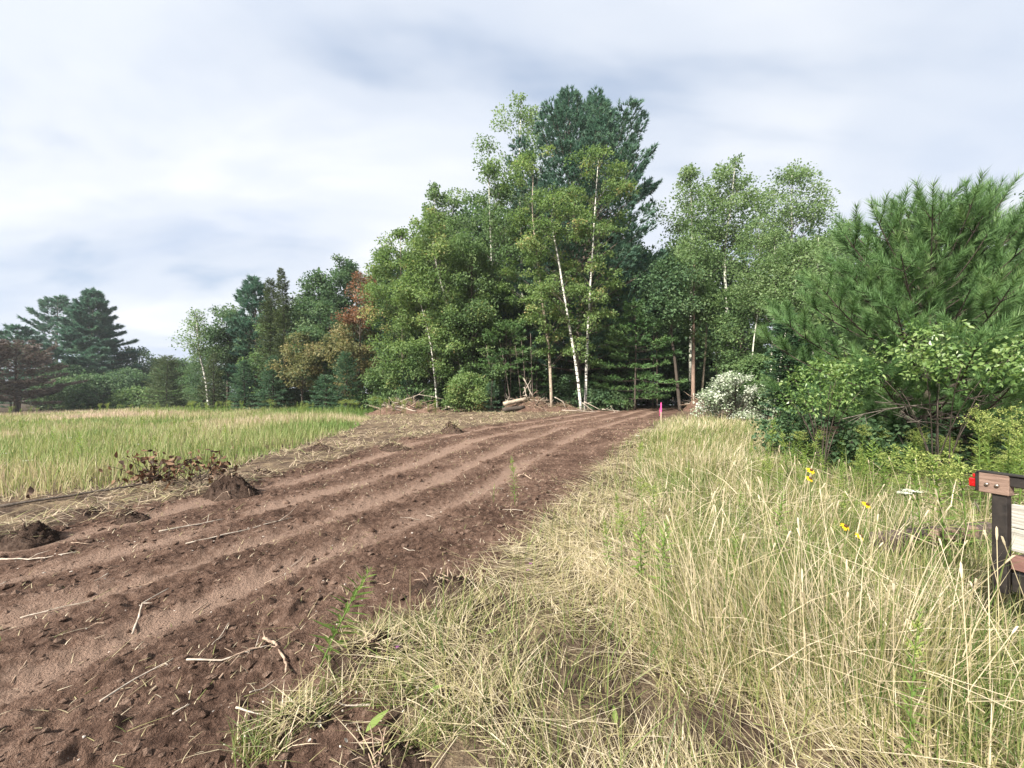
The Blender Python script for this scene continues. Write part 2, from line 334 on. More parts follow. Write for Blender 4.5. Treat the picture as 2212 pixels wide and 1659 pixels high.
M['pink_grass'] = mat_leaf('flowering_grass', [(0, (0.12, 0.20, 0.055)), (0.35, (0.25, 0.30, 0.11)), (0.65, (0.43, 0.385, 0.225)), (1, (0.55, 0.44, 0.335))], 0.35, namp=0.1)
M['dry_brown_leaf'] = mat_leaf('dry_brown_leaf', [(0, (0.035, 0.02, 0.014)), (0.6, (0.11, 0.06, 0.035)), (1, (0.24, 0.15, 0.09))], 0.2, rough=0.7)
M['birch_bark'] = mat_bark('white_birch_bark', (0.42, 0.40, 0.36), (0.66, 0.64, 0.58), (0.04, 0.035, 0.03), thresh=0.545, bump=0.15)
M['tan_bark'] = mat_bark('tan_birch_bark', (0.22, 0.17, 0.13), (0.42, 0.35, 0.27), (0.05, 0.04, 0.035), thresh=0.62)
M['aspen_bark'] = mat_bark('pale_aspen_bark', (0.34, 0.34, 0.28), (0.56, 0.55, 0.47), (0.06, 0.055, 0.05), thresh=0.64, bump=0.2)
M['pine_bark'] = mat_bark('grey_pine_bark', (0.075, 0.058, 0.048), (0.19, 0.15, 0.125), sc=(10, 10, 1.0), bump=0.8)
M['red_bark'] = mat_bark('red_brown_bark', (0.12, 0.08, 0.06), (0.30, 0.21, 0.165), sc=(10, 10, 1.5), bump=0.8)
M['dark_bark'] = mat_bark('dark_bark', (0.03, 0.024, 0.02), (0.085, 0.068, 0.055), sc=(10, 10, 1.0), bump=0.8)
M['dead_wood'] = mat_bark('bleached_dead_wood', (0.22, 0.18, 0.14), (0.46, 0.40, 0.33), sc=(8, 8, 8))
M['limb'] = mat_bark('grey_brown_limb', (0.06, 0.05, 0.042), (0.16, 0.135, 0.115), sc=(9, 9, 9))
M['twig'] = mat_bark('brown_twig', (0.16, 0.105, 0.075), (0.36, 0.27, 0.20), sc=(9, 9, 9))
# ------------------------------------------------------------------ the ground: one sheet out to the horizon, split by what it is
def build_ground():
    cx, cy = 0.0, -0.6
    def grid(a0, a1, na, rad):
        an = np.radians(np.linspace(a0, a1, na)); A, R = np.meshgrid(an, rad)
        X = cx+np.sin(A)*R; Y = cy+np.cos(A)*R
        k = np.arange(len(rad)-1)[:, None]*na; i = np.arange(na-1)[None, :]
        return X.ravel(), Y.ravel(), np.stack([k+i, k+i+1, k+na+i+1, k+na+i], -1).reshape(-1, 4)
    near = np.geomspace(1.3, 44, 540); far = np.geomspace(44, 900, 40)
    parts = [grid(-58, 58, 470, near), grid(-58, 58, 120, far), grid(58, 302, 90, np.concatenate([np.geomspace(1.3, 44, 60), far[1:]]))]
    disc = np.concatenate([[0.0], [1.3]]); parts.append(grid(-180, 180, 120, np.array([0.01, 0.7, 1.3])))
    X = np.concatenate([p[0] for p in parts]); Y = np.concatenate([p[1] for p in parts])
    off = 0; Q = []
    for p in parts: Q.append(p[2]+off); off += len(p[0])
    Q = np.concatenate(Q); Z = ground_z(X, Y); V = np.stack([X, Y, Z], 1); rut = rut_at(X, Y)*dirt_mask(X, Y)
    fx = X[Q].mean(1); fy = Y[Q].mean(1)
    d = dirt_mask(fx, fy) > 0.5
    forest = (fy > 30.5+2.5*fbm(fx*.3, fy*.3, 71, 2)) & (fx > -13) & ~(d & (fy < 33))
    forest |= (fx <= -13) & (fy > np.interp(fx, [-900, -90, -60, -40, -25, -16, -12], [40, 58, 58, 48, 43, 35, 32.5]))
    forest |= (fx > 8.4) & (fx > 10.5-0.0*fy) & (fy < 26) & (fy > 4) & ~d & (fx > np.interp(fy, [4, 8, 14, 20, 26], [6.0, 6.4, 9.6, 12.5, 16]))
    d &= ~forest
    def sub(name, mask, mat):
        q = Q[mask]; u, inv = np.unique(q, return_inverse=True)
        me = make_mesh(name, V[u], inv.reshape(-1, 4), None, rut[u], True); me.materials.append(M[mat])
        return tag(link(name, me), kind='structure')
    sub('dirt_track', d, 'soil'); sub('meadow_ground', ~d & ~forest, 'turf'); sub('forest_floor', forest, 'duff')
build_ground()

# ------------------------------------------------------------------ grass, straw and litter: nobody could count them
def blades(P, H, az, lean, W, tint, levels=(0, .4, .75, 1.0), droop=0.35, roll=None, rng=RNG):
    """tapering ribbons; lean is the sideways reach as a share of the height"""
    n = len(P); t = np.array(levels); m = len(t)
    H = np.broadcast_to(H, (n,)); W = np.broadcast_to(W, (n,)); lean = np.broadcast_to(lean, (n,)); tint = np.broadcast_to(tint, (n,))
    d = np.stack([np.cos(az), np.sin(az), 0*az], 1)
    hor = (lean*H)[:, None]*(t[None, :]**1.5); up = H[:, None]*(t[None, :]-droop*np.clip(lean, 0, 1.6)[:, None]*0.6*t[None, :]**2)
    C = P[:, None, :]+d[:, None, :]*hor[:, :, None]+np.array([0, 0, 1.0])*up[:, :, None]
    b = rng.uniform(0, math.pi, n) if roll is None else roll
    S = np.stack([np.cos(b), np.sin(b), rng.normal(0, .15, n)], 1)
    w = W[:, None]*(1-t[None, :-1]*0.65)*0.5
    Lf = C[:, :-1]-S[:, None, :]*w[:, :, None]; Rt = C[:, :-1]+S[:, None, :]*w[:, :, None]
    V = np.concatenate([np.stack([Lf, Rt], 2).reshape(n, -1, 3), C[:, -1:, :]], 1); k = 2*(m-1)+1
    base = (np.arange(n)*k)[:, None]
    q = np.concatenate([np.stack([base+2*i, base+2*i+1, base+2*i+3, base+2*i+2], -1) for i in range(m-2)], 1).reshape(-1, 4)
    tr = np.concatenate([base+2*(m-2), base+2*(m-2)+1, base+2*(m-1)], 1)
    return V.reshape(-1, 3), q, tr, np.repeat(tint, k)
def scatter(n, x0, x1, y0, y1, power=1.0, rng=RNG):
    """points whose density falls off away from the viewpoint"""
    y = (rng.uniform(y0**(1-power+1e-6), y1**(1-power+1e-6), n))**(1/(1-power+1e-6)) if power != 0 else rng.uniform(y0, y1, n)
    return x0+rng.random(n)*(x1-x0), y
def fan(n, a0, a1, r0, r1, p=1.0, rng=RNG):
    a = np.radians(rng.uniform(a0, a1, n)); u = rng.random(n)
    r = r0*(r1/r0)**u if p == 1 else (r0**(2-p*1.0)+u*(r1**(2-p)-r0**(2-p)))**(1/(2-p))
    return np.sin(a)*r, np.cos(a)*r
def bare(x, y):      # bare soil patch worn into the straw, right of the track
    e = np.exp(-(((x-0.55)/0.38)**2+((y-2.05)/0.42)**2))+0.8*np.exp(-(((x-0.05)/0.45)**2+((y-1.62)/0.22)**2))+0.7*np.exp(-(((x-1.45)/0.30)**2+((y-2.0)/0.2)**2))
    return e*(0.7+fbm(x*4, y*4, 81, 3)*1.2)
def field_right(x, y): # how tall the standing dry grass is: mown flat beside the track, knee to waist high further right
    d = x-xr(y)
    return np.clip((d-np.interp(y, [1, 2.5, 4, 7, 14], [2.1, 1.6, 1.3, 0.95, 0.45])+0.7*fbm(x*1.6, y*1.6, 61, 3))/0.8, 0, 1)
def build_grass():
    rng = np.random.default_rng(11)
    # 1 straw lying flat beside the track
    g = Geo()
    x, y = fan(120000, -38, 56, 1.3, 16, 1.22, rng); d = x-xr(y)+0.35*fbm(x*2.2, y*2.2, 62, 3); fr = field_right(x, y)
    patch = fbm(x*1.7, y*1.7, 63, 4)
    k = (d > 0.12) & (rng.random(len(x)) < (1.0-0.62*fr)*np.clip(d*np.interp(y, [1.5, 3], [1.2, 2.4])+np.interp(y, [1.5, 3], [.0, .15]), 0, 1)*np.clip(1.05-1.25*bare(x, y), 0.06, 1)*np.clip(0.70+patch*2.2, 0.06, 1))
    x, y = x[k], y[k]; n = len(x); r = np.hypot(x, y)
    flow = fbm(x*0.9, y*0.9, 64, 2)*7+0.5; az = flow+rng.normal(0, 0.55, n)+math.pi*(rng.random(n) < .5)
    ln = rng.uniform(.10, .62, n)*np.clip(.8+patch[k], .5, 1.3); P = np.stack([x, y, ground_z(x, y)+rng.random(n)**2*0.09+0.004], 1)
    hz = np.abs(rng.normal(0, 0.03, n))+0.010
    V, q, t, c = blades(P, hz, az, ln/hz, 0.0018+0.00085*r+rng.random(n)**3*.003, np.clip(rng.normal(.74, .17, n)+patch[k]*.35, .05, 1), droop=0.0, roll=az+math.pi/2+rng.normal(0, .3, n), rng=rng)
    g.add(V, q, t, c)
    tag(g.build('flattened_straw', M['grass']), 'pale flattened straw lying beside the dirt track', 'straw', kind='stuff')
    # 2 standing dry grass on the right
    g = Geo()
    x, y = fan(135000, -20, 57, 1.25, 22, 1.12, rng); d = x-xr(y); fr = field_right(x, y)
    patch = fbm(x*0.8, y*0.8, 65, 4); green = fbm(x*1.15, y*1.15, 66, 3)
    stop = np.interp(y, [4, 5.5, 7, 9, 14, 20, 26], [6.2, 5.3, 5.2, 6.6, 9.5, 14.0, 19])
    k = (d > 0.1) & (x < stop+fbm(x, y, 3, 2)) & (rng.random(len(x)) < fr*np.clip(.62+patch*1.8, .12, 1)+0.03) & (np.hypot(x, y) > 1.5)
    x, y, fr, patch, green = x[k], y[k], fr[k], patch[k], green[k]; n = len(x); r = np.hypot(x, y)
    H = rng.uniform(.22, .62, n)*(0.55+.6*fr)*np.clip(.9+patch*1.3, .5, 1.4); stalk = rng.random(n) < .10; H = np.where(stalk, H*1.5+.1, H)
    H = H*np.interp(r, [1.5, 2.5, 4, 7], [.75, .95, .72, .62])*np.where((x > 1.7) & (x < 2.9) & (y < 2.6), 1.3, 1)
    az = fbm(x*.7, y*.7, 67, 2)*9+rng.normal(0, 1.0, n); lean = np.abs(rng.normal(.35, .38, n))*np.where(stalk, .6, 1)
    tt = np.clip(rng.normal(.72, .17, n)-np.clip(green, -.1, .3)*1.7*(rng.random(n) < .65), .02, 1); tt = np.where(rng.random(n) < .33, rng.uniform(.0, .32, n), tt)
    P = np.stack([x, y, ground_z(x, y)-.02], 1)
    V, q, t, c = blades(P, H, az, lean, 0.0018+.00085*r+rng.random(n)**2*.003, tt, rng=rng); g.add(V, q, t, c)
    # green tussock blades at the foot
    x, y = fan(60000, -22, 57, 1.3, 20, 1.15, rng); d = x-xr(y); green = fbm(x*1.15, y*1.15, 66, 3)
    k = (d > 0.25) & (rng.random(len(x)) < np.clip(.42+green*3.0, .04, 1)*np.clip(.12+field_right(x, y), 0, 1)) & (x < np.interp(y, [4, 7, 9, 14, 20], [7.5, 7, 8.6, 11, 14.5]))
    x, y = x[k], y[k]; n = len(x); r = np.hypot(x, y)
    V, q, t, c = blades(np.stack([x, y, ground_z(x, y)-.01], 1), rng.uniform(.12, .42, n), rng.uniform(0, 6.28, n), np.abs(rng.normal(.6, .35, n)), .0042+.0009*r, np.clip(rng.normal(.20, .14, n), 0, .5), rng=rng); g.add(V, q, t, c)
    # a fine short under-layer that closes the gaps
    x, y = fan(62000, -22, 57, 1.3, 14, 1.15, rng); d = x-xr(y); k = (d > .35) & (rng.random(len(x)) < np.clip(.15+field_right(x, y), 0, 1)) & (x < np.interp(y, [4, 5.5, 7, 9, 14], [6.2, 5.3, 5.2, 6.6, 9.5]))
    x, y = x[k], y[k]; n = len(x); r = np.hypot(x, y); gp = fbm(x*.9, y*.9, 77, 3)
    V, q, t, c = blades(np.stack([x, y, ground_z(x, y)-.01], 1), rng.uniform(.10, .34, n), rng.uniform(0, 6.28, n), np.abs(rng.normal(.5, .4, n)), .002+.00075*r, np.clip(rng.normal(.36, .2, n)+gp*.9, .02, .95), levels=(0, .55, 1.0), rng=rng); g.add(V, q, t, c)
    # long stalks fallen across the others
    x, y = fan(1000, 5, 56, 1.5, 9, 1.0, rng); k = field_right(x, y) > .3; x, y = x[k], y[k]; n = len(x); r = np.hypot(x, y)
    hz = rng.uniform(.05, .32, n); V, q, t, c = blades(np.stack([x, y, ground_z(x, y)+rng.uniform(.02, .35, n)], 1), hz, rng.uniform(0, 6.28, n), rng.uniform(.5, 1.05, n)/hz, .004+.0009*r, rng.uniform(.75, 1, n), droop=.0, rng=rng); g.add(V, q, t, c)
    tag(g.build('dry_grass', M['grass']), 'tall dry straw coloured grass standing right of the track', 'grass', kind='stuff')
    # 3 timothy-like seed heads
    g = Geo(); x, y = fan(210, 12, 56, 1.9, 7, 1.0, rng); k = (field_right(x, y) > .5) & (x < 7); x, y = x[k], y[k]
    for X, Y in zip(x, y):
        h = rng.uniform(.45, .85); a = rng.uniform(0, 6.28); l = rng.uniform(.05, .3); z = gz(X, Y); e = np.array([X+math.cos(a)*l, Y+math.sin(a)*l, z+h]); s = np.array([X, Y, z])
        mid = s*.5+e*.5+np.array([-math.cos(a)*l*.15, -math.sin(a)*l*.15, .03]); dd = unit(e-mid)
        tube(g, [s, mid, e], [.0022, .002, .0018], 4, .8, False)
        L = rng.uniform(.04, .085); tube(g, [e, e+dd*L*.3, e+dd*L*.75, e+dd*L+np.array([0, 0, -.01])], [.0025, .005, .0045, .001], 5, rng.uniform(.85, 1), False)
    tag(g.build('grass_seed_heads', M['grass']), 'slender pale seed heads rising from the dry grass', 'seed heads', kind='stuff')
    # 4 meadow on the left, out to the woods
    g = Geo()
    x, y = fan(150000, -60, 12, 5.5, 90, 1.35, rng)
    edge = xm(y)-x-.3+1.1*fbm(x*.7, y*.7, 68, 3)
    wood = np.interp(x, [-90, -60, -40, -25, -16, -11, -6, 3], [75, 62, 48, 42, 34, 31.5, 29.5, 28.5])
    k = (edge > 0) & (y < wood+1.0); x, y, edge, wood = x[k], y[k], edge[k], wood[k]; n = len(x); r = np.hypot(x, y)
    patch = fbm(x*.22, y*.3, 69, 4); pk = fbm(x*.12, y*.22, 70, 3); back = np.clip(1-(wood-y)/9, 0, 1)
    H = rng.uniform(.35, .75, n)*(.85+patch*.8)*np.clip(.35+edge*.4, .3, 1)*(1+.5*back*rng.random(n))
    tt = np.clip(rng.normal(.56, .17, n)+pk*1.7+patch*.5-back*.42-.34*np.clip(1-edge/4.5, 0, 1), 0, 1)
    V, q, t, c = blades(np.stack([x, y, ground_z(x, y, False)-.03], 1), H, rng.uniform(0, 6.28, n), np.abs(rng.normal(.22, .2, n)), .004+.00125*r, tt, levels=(0, .55, 1.0), rng=rng); g.add(V, q, t, c)
    # sparse tufts on the loosened strip and the mown ground before the woods
    x, y = fan(64000, -58, 28, 4.5, 34, 1.25, rng); a, b, w = lateral(x, y)
    k = (x > xm(y)-.6) & (x < a+.15) & (rng.random(len(x)) < np.clip(.38+fbm(x*1.1, y*1.1, 72, 3)*2.2, .04, 1)); x, y = x[k], y[k]; n = len(x); r = np.hypot(x, y)
    hz = np.abs(rng.normal(.02, .06, n))+.012; ln = rng.uniform(.10, .40, n)
    V, q, t, c = blades(np.stack([x, y, ground_z(x, y)+rng.random(n)*.04], 1), hz, rng.uniform(0, 6.28, n), ln/hz, .005+.0011*r, np.clip(rng.normal(.80, .20, n), 0, 1), levels=(0, .55, 1.0), droop=0, rng=rng); g.add(V, q, t, c)
    tag(g.build('meadow_grass', M['pink_grass']), 'tall green and straw pink meadow grass left of the track', 'grass', kind='stuff')
    # 5 bits of straw, root and chaff strewn over the bare soil
    g = Geo(); x, y = fan(11000, -58, 34, 1.6, 24, 1.2, rng); m = dirt_mask(x, y); rr = rut_at(x, y)
    k = (m > .6) & (rng.random(len(x)) < .75-.5*rr) & (rng.random(len(x)) < np.clip(.5+fbm(x*.9, y*.9, 73, 3)*3, .06, 1)); x, y = x[k], y[k]; n = len(x); r = np.hypot(x, y)
    hz = np.abs(rng.normal(0, .02, n))+.005; ln = rng.uniform(.02, .085, n)*(1+(rng.random(n) < .05)*3); a = xl(y); dirn = np.arctan2(1.0, (xr(y+.5)+xl(y+.5)-xr(y)-xl(y)))
    az = dirn+rng.normal(0, 1.0, n)+(rng.random(n) < .5)*rng.uniform(0, 3.14, n)
    V, q, t, c = blades(np.stack([x, y, ground_z(x, y)+.006], 1), hz, az, ln/hz, .0022+.0008*r, np.clip(rng.normal(.75, .25, n), .2, 1), droop=0, roll=az+math.pi/2, rng=rng); g.add(V, q, t, c)
    tag(g.build('straw_litter', M['grass']), 'bits of straw and fine root strewn over the soil', 'litter', kind='stuff')
    # 6 lumps of soil and pale grit
    def lumps(name, n, smin, smax, mat, label, cat, tl=.0, th=.5, flat=.65, keep=None):
        g = Geo(); x, y = fan(n, -58, 40, 1.5, 22, 1.25, rng); m = dirt_mask(x, y); rr = rut_at(x, y)
        k = (m > .4) & (rng.random(len(x)) < 1-.85*rr); x, y = x[k], y[k]; n = len(x)
        ico = np.array([(0, 0, 1), (.9, 0, .3), (.28, .86, .35), (-.73, .53, .3), (-.73, -.53, .28), (.28, -.86, .3), (.7, .5, -.5), (-.27, .83, -.5), (-.88, 0, -.5), (-.27, -.83, -.5), (.7, -.5, -.5)])
        F = np.array([(0, 1, 2), (0, 2, 3), (0, 3, 4), (0, 4, 5), (0, 5, 1), (1, 6, 2), (2, 6, 7), (2, 7, 3), (3, 7, 8), (3, 8, 4), (4, 8, 9), (4, 9, 5), (5, 9, 10), (5, 10, 1), (1, 10, 6)])
        s = smin*(smax/smin)**(rng.random(n)**2.2)*np.interp(np.hypot(x, y), [1.5, 3, 5, 20], [.5, .8, 1.0, 2.0]); a = rng.uniform(0, 6.28, n); ca, sa = np.cos(a), np.sin(a)
        J = ico[None]*(1+rng.normal(0, .22, (n, len(ico), 1)))*s[:, None, None]*np.stack([rng.uniform(.8, 1.5, n), rng.uniform(.7, 1.1, n), rng.uniform(.5, .9, n)*flat/.65], 1)[:, None, :]
        V = np.stack([J[..., 0]*ca[:, None]-J[..., 1]*sa[:, None], J[..., 0]*sa[:, None]+J[..., 1]*ca[:, None], J[..., 2]], -1)+np.stack([x, y, ground_z(x, y)+s*.1], 1)[:, None, :]
        g.add(V.reshape(-1, 3), None, (F[None]+(np.arange(n)*len(ico))[:, None, None]).reshape(-1, 3), np.repeat(rng.uniform(tl, th, n), len(ico)))
        tag(g.build(name, mat), label, cat, kind='stuff')
    lumps('soil_crumbs', 25000, .006, .038, M['soil'], 'small crumbled lumps of red brown soil on the track', 'soil')
    lumps('pale_grit', 1700, .004, .012, mat_plain('pale_grit', (.30, .25, .21), (.55, .50, .44), .8, 30), 'pale grit and small stones in the soil', 'grit')
build_grass()
# ------------------------------------------------------------------ trees
def bez(p0, p1, p2, n):
    t = np.linspace(0, 1, n)[:, None]; return (1-t)**2*np.asarray(p0)+2*t*(1-t)*np.asarray(p1)+t*t*np.asarray(p2)
def trunk_path(H, lean, rng, n=9, way=None):
    if way is not None:
        w = np.asarray(way, float); s = np.linspace(0, len(w)-1, 14)
        out = []
        for v in s:                                   # Catmull-Rom through the surveyed points
            i = min(int(v), len(w)-2); f = v-i; p0 = w[max(i-1, 0)]; p1 = w[i]; p2 = w[i+1]; p3 = w[min(i+2, len(w)-1)]
            out.append(.5*(2*p1+(p2-p0)*f+(2*p0-5*p1+4*p2-p3)*f*f+(-p0+3*p1-3*p2+p3)*f**3))
        return np.array(out)
    t = np.linspace(0, 1, n); ph = rng.uniform(0, 6.28, 2); am = H*.012
    return np.stack([lean[0]*t**1.3+am*np.sin(t*5+ph[0])*t, lean[1]*t**1.3+am*np.sin(t*4+ph[1])*t, -.25+(H+.25)*t], 1)
def path_at(p, h):
    z = p[:, 2]; return np.stack([np.interp(h, z, p[:, 0]), np.interp(h, z, p[:, 1]), np.asarray(h, float)], -1)
PROF = {'oval': ([0, .12, .4, .7, .9, 1], [.35, .75, 1, .8, .45, .08]), 'round': ([0, .15, .45, .75, .93, 1], [.5, .85, 1, .85, .5, .2]),
        'cone': ([0, .1, .3, .7, .9, 1], [.75, 1, .9, .45, .16, .02]), 'vase': ([0, .2, .55, .8, .95, 1], [.25, .5, .9, 1, .6, .2]),
        'column': ([0, .1, .4, .75, .92, 1], [.6, .9, 1, .8, .5, .12])}
def broadleaf(rng, H, base, R, prof='oval', clumps=70, per=120, leaf=.17, cr=.75, flat=.5, lean=(0, 0), tr=.14, way=None, ecc=.25, hang=0.15, off=(0, 0), lift=0.0, sparse=0.0):
    """trunk and limbs in one mesh, leaves in another; local coordinates, base at the origin"""
    clumps = int(clumps*1.25); per = int(per*1.17); leaf *= 1.2; cr *= 1.12; flat = min(.8, flat*1.3)
    tk = Geo(); cw = Geo(); lb = Geo(); p = trunk_path(H*.97, lean, rng, way=way); zt = p[-1, 2]
    tube(tk, p, tr*(1-np.linspace(0, 1, len(p))*.88)**.9, 8); px, pr = PROF[prof]
    ph = rng.uniform(0, 6.28, 4)
    hs = base+(H-base)*np.sort(rng.random(clumps)**.9); an = rng.uniform(0, 6.28, clumps)
    f = (hs-base)/(H-base); Rm = R*np.interp(f, px, pr)*(1+ecc*np.sin(2*an+ph[0]+f*3)+ecc*.7*np.sin(3*an+ph[1]-f*5)+rng.normal(0, .12, clumps))
    rr = Rm*np.clip(.25+.8*rng.random(clumps)**.6, .1, 1.06)
    ax = path_at(p, np.minimum(hs, zt)); C = ax+np.stack([np.cos(an)*rr+off[0]*f, np.sin(an)*rr+off[1]*f, hs-ax[:, 2]], 1)
    for c, r_, h in zip(C, rr, hs):
        h0 = max(h-r_*(.75+lift)-.4, base*.6); s = path_at(p, np.array([min(h0, zt*.97)]))[0]
        rad = max(.010, tr*.20*(1-h0/H)*min(1, r_/1.5)+.008)
        tube(lb, bez(s, s*.45+c*.55+np.array([0, 0, .15*r_+.05]), c, 4), [rad, rad*.7, rad*.5, rad*.25], 4, cap=False)
    cs = cr*(.6+.7*rng.random(clumps))*np.clip(.55+Rm/R*.6, .4, 1.2); cnt = np.maximum(6, (per*(cs/cr)**2*(1-sparse*rng.random(clumps))).astype(int)); ci = np.repeat(np.arange(clumps), cnt); n = len(ci)
    o = rng.normal(0, 1, (n, 3)); o = unit(o)*(rng.random(n)**.5)[:, None]
    P = C[ci]+o*cs[ci][:, None]*np.array([1, 1, flat])+np.array([0, 0, -hang])*np.sum(o[:, :2]**2, 1)[:, None]*cs[ci][:, None]
    out = unit(np.stack([np.cos(an[ci]), np.sin(an[ci]), np.full(n, .2)], 1))
    D = unit(rng.normal(0, .8, (n, 3))+out*.6+o*.5+np.array([0, 0, -.35])); N = unit(rng.normal(0, .55, (n, 3))+np.array([0, 0, .9])+out*.35)
    ti = np.clip(.45+rng.normal(0, .19, clumps)[ci]+rng.normal(0, .16, n), 0, 1)
    L = leaf*rng.uniform(.7, 1.3, n); leaf_cards(cw, P, D, N, L, L*rng.uniform(.55, .8, n), ti)
    cw.limbs = lb
    return tk, cw
def white_pine(rng, H, base, R, tr=.28, lean=(0, 0), dens=1.0, tuft=.30, whorl=.75, twin=False, up=0.35, prof=None, droop=.0, way=None):
    tk = Geo(); cw = Geo(); TP = []; TD = []; TT = []
    stems = [(trunk_path(H, lean, rng, way=way), H, base, 0)]
    if twin:
        q = trunk_path(H, lean, rng); t = np.linspace(0, 1, len(q)); q[:, 0] += 1.9*np.clip((t-.45)/.2, 0, 1); stems.append((q, H*.985, H*.55, 1))
        stems[0][0][:, 0] -= .5*np.clip((t-.45)/.2, 0, 1)
    px, pr = prof or ([0, .08, .25, .5, .75, .92, 1], [.55, .8, 1, .9, .62, .30, .06])
    for p, HH, bb, k in stems:
        tube(tk, p, tr*(1-np.linspace(0, 1, len(p))*.93)*(1 if k == 0 else .6), 8); h = bb
        while h < HH-.25:
            f = (h-base)/(H-base); Rm = R*np.interp(f, px, pr); nb = rng.integers(4, 7); a0 = rng.uniform(0, 6.28)
            for b in range(nb):
                if rng.random() < .10: continue
                az = a0+b*6.283/nb+rng.normal(0, .2); L = max(.35, Rm*rng.uniform(.6, 1.18)); s = path_at(p, np.array([h+rng.normal(0, .08)]))[0]
                el = (up*.2-droop+(1.15*max(0, f-.35)**1.0)*(.6+up))+rng.normal(0, .08); d = np.array([math.cos(az), math.sin(az), 0])
                e = s+d*L*math.cos(el)+np.array([0, 0, L*math.sin(el)+.10*L]); c = s+d*L*.55+np.array([0, 0, L*.55*math.sin(el)-.06*L])
                m = 7; q = bez(s, c, e, m); tube(tk, q, np.linspace(max(.012, tr*.22*(1-f*.8)), .008, m), 4, cap=False)
                nt = max(5, int(L*9*dens)); u = .22+.78*np.sqrt(rng.random(nt)); ii = u*(m-1); i0 = np.minimum(ii.astype(int), m-2); fr = (ii-i0)[:, None]
                B = q[i0]*(1-fr)+q[i0+1]*fr; side = np.array([-d[1], d[0], 0]); sg = rng.choice([-1, 1], nt)*rng.random(nt)*(.15+.34*L*(1.15-u)+.15)
                bd = unit(d*.8+side*np.sign(sg)[:, None]*.7+np.array([0, 0, .25+up*.6])+rng.normal(0, .2, (nt, 3)))
                TP.append(B+side*sg[:, None]+np.array([0, 0, .04])+np.abs(sg)[:, None]*np.array([0, 0, .12])); TD.append(bd); TT.append(np.clip(rng.normal(.45, .14)+rng.normal(0, .08, nt), 0, 1))
            h += whorl*rng.uniform(.75, 1.2)*(1-.45*max(0, f))
        s = p[-1]; TP.append(s[None]+rng.normal(0, .08, (8, 3))-np.array([0, 0, .25])*rng.random((8, 1))); TD.append(unit(rng.normal(0, .35, (8, 3))+np.array([0, 0, 1.0]))); TT.append(np.full(8, .5))
    TP = np.concatenate(TP); TD = np.concatenate(TD); TT = np.concatenate(TT); n = len(TP); k = 9
    P = np.repeat(TP, k, 0)+np.repeat(TD, k, 0)*(rng.uniform(0, .55, n*k)*tuft)[:, None]; D = unit(np.repeat(TD, k, 0)*1.0+rng.normal(0, .45, (n*k, 3)))
    needle_tris(cw, P, D, tuft*rng.uniform(.6, 1.1, n*k), tuft*.225, np.clip(np.repeat(TT, k)+rng.normal(0, .12, n*k), 0, 1), rng)
    return tk, cw
def spruce(rng, H, base, R, tr=.12, dens=1.0, leaf=.13, droop=.25, lean=(0, 0), layer=.34, ragged=.2, power=.85):
    tk = Geo(); cw = Geo(); p = trunk_path(H, lean, rng); tube(tk, p, tr*(1-np.linspace(0, 1, len(p))*.95), 7)
    h = base; LP = []; LD = []; LT = []
    while h < H-.1:
        f = (h-base)/(H-base); Rm = R*(1-f)**power+.05; nb = int(rng.integers(6, 10)); a0 = rng.uniform(0, 6.28)
        for b in range(nb):
            az = a0+b*6.283/nb+rng.normal(0, .22); L = Rm*rng.uniform(1-ragged*1.6, 1+ragged*.7); s = path_at(p, np.array([h+rng.normal(0, .06)]))[0]; d = np.array([math.cos(az), math.sin(az), 0])
            el = .75*f-droop*(1-f); e = s+d*L+np.array([0, 0, L*math.sin(el)+.10*L]); c = s+d*L*.6+np.array([0, 0, L*.6*math.sin(el)-.10*L])
            q = bez(s, c, e, 5); tube(tk, q, np.linspace(.022*(1-f*.7), .005, 5), 3, cap=False)
            nt = max(6, int(L*52*dens)); u = .08+.92*rng.random(nt)**.8; ii = u*4; i0 = np.minimum(ii.astype(int), 3); fr = (ii-i0)[:, None]; B = q[i0]*(1-fr)+q[i0+1]*fr
            side = np.array([-d[1], d[0], 0]); sg = rng.uniform(-1, 1, nt)*(.10+.33*L*(1.05-u)); LP.append(B+side*sg[:, None]+np.array([0, 0, -.18])*np.abs(sg)[:, None]+rng.normal(0, .02, (nt, 3)))
            LD.append(unit(d+side*np.sign(sg)[:, None]*.8+rng.normal(0, .3, (nt, 3))+np.array([0, 0, -.1+.5*f]))); LT.append(np.clip(rng.normal(.45, .12)+rng.normal(0, .13, nt)+.25*(u > .88), 0, 1))
        h += layer*rng.uniform(.75, 1.15)*(1-.4*f)
    LP = np.concatenate(LP); LD = np.concatenate(LD); LT = np.concatenate(LT); n = len(LP)
    leaf_cards(cw, LP, LD, unit(rng.normal(0, .4, (n, 3))+np.array([0, 0, 1.0])), leaf*rng.uniform(.7, 1.4, n), leaf*.42, LT)
    return tk, cw
def plant_tree(name, label, cat, parts, x, y, mats, group=None, rz=0.0, crown='crown', sm=True):
    t = thing(name, (x, y, gz(x, y)), label, cat, group, rz)
    parts[0].build('trunk', mats[0], t, smooth=sm)
    if parts[1].V: parts[1].build(crown, mats[1], t)
    if hasattr(parts[1], 'limbs'): parts[1].limbs.build('limbs', M['limb'], t, sm)
    return t
def spot(px, Y): return (px-CV)/FV*Y, Y
def height_to(py, x, y): return EYE-(py-HV)/FV*y-gz(x, y)

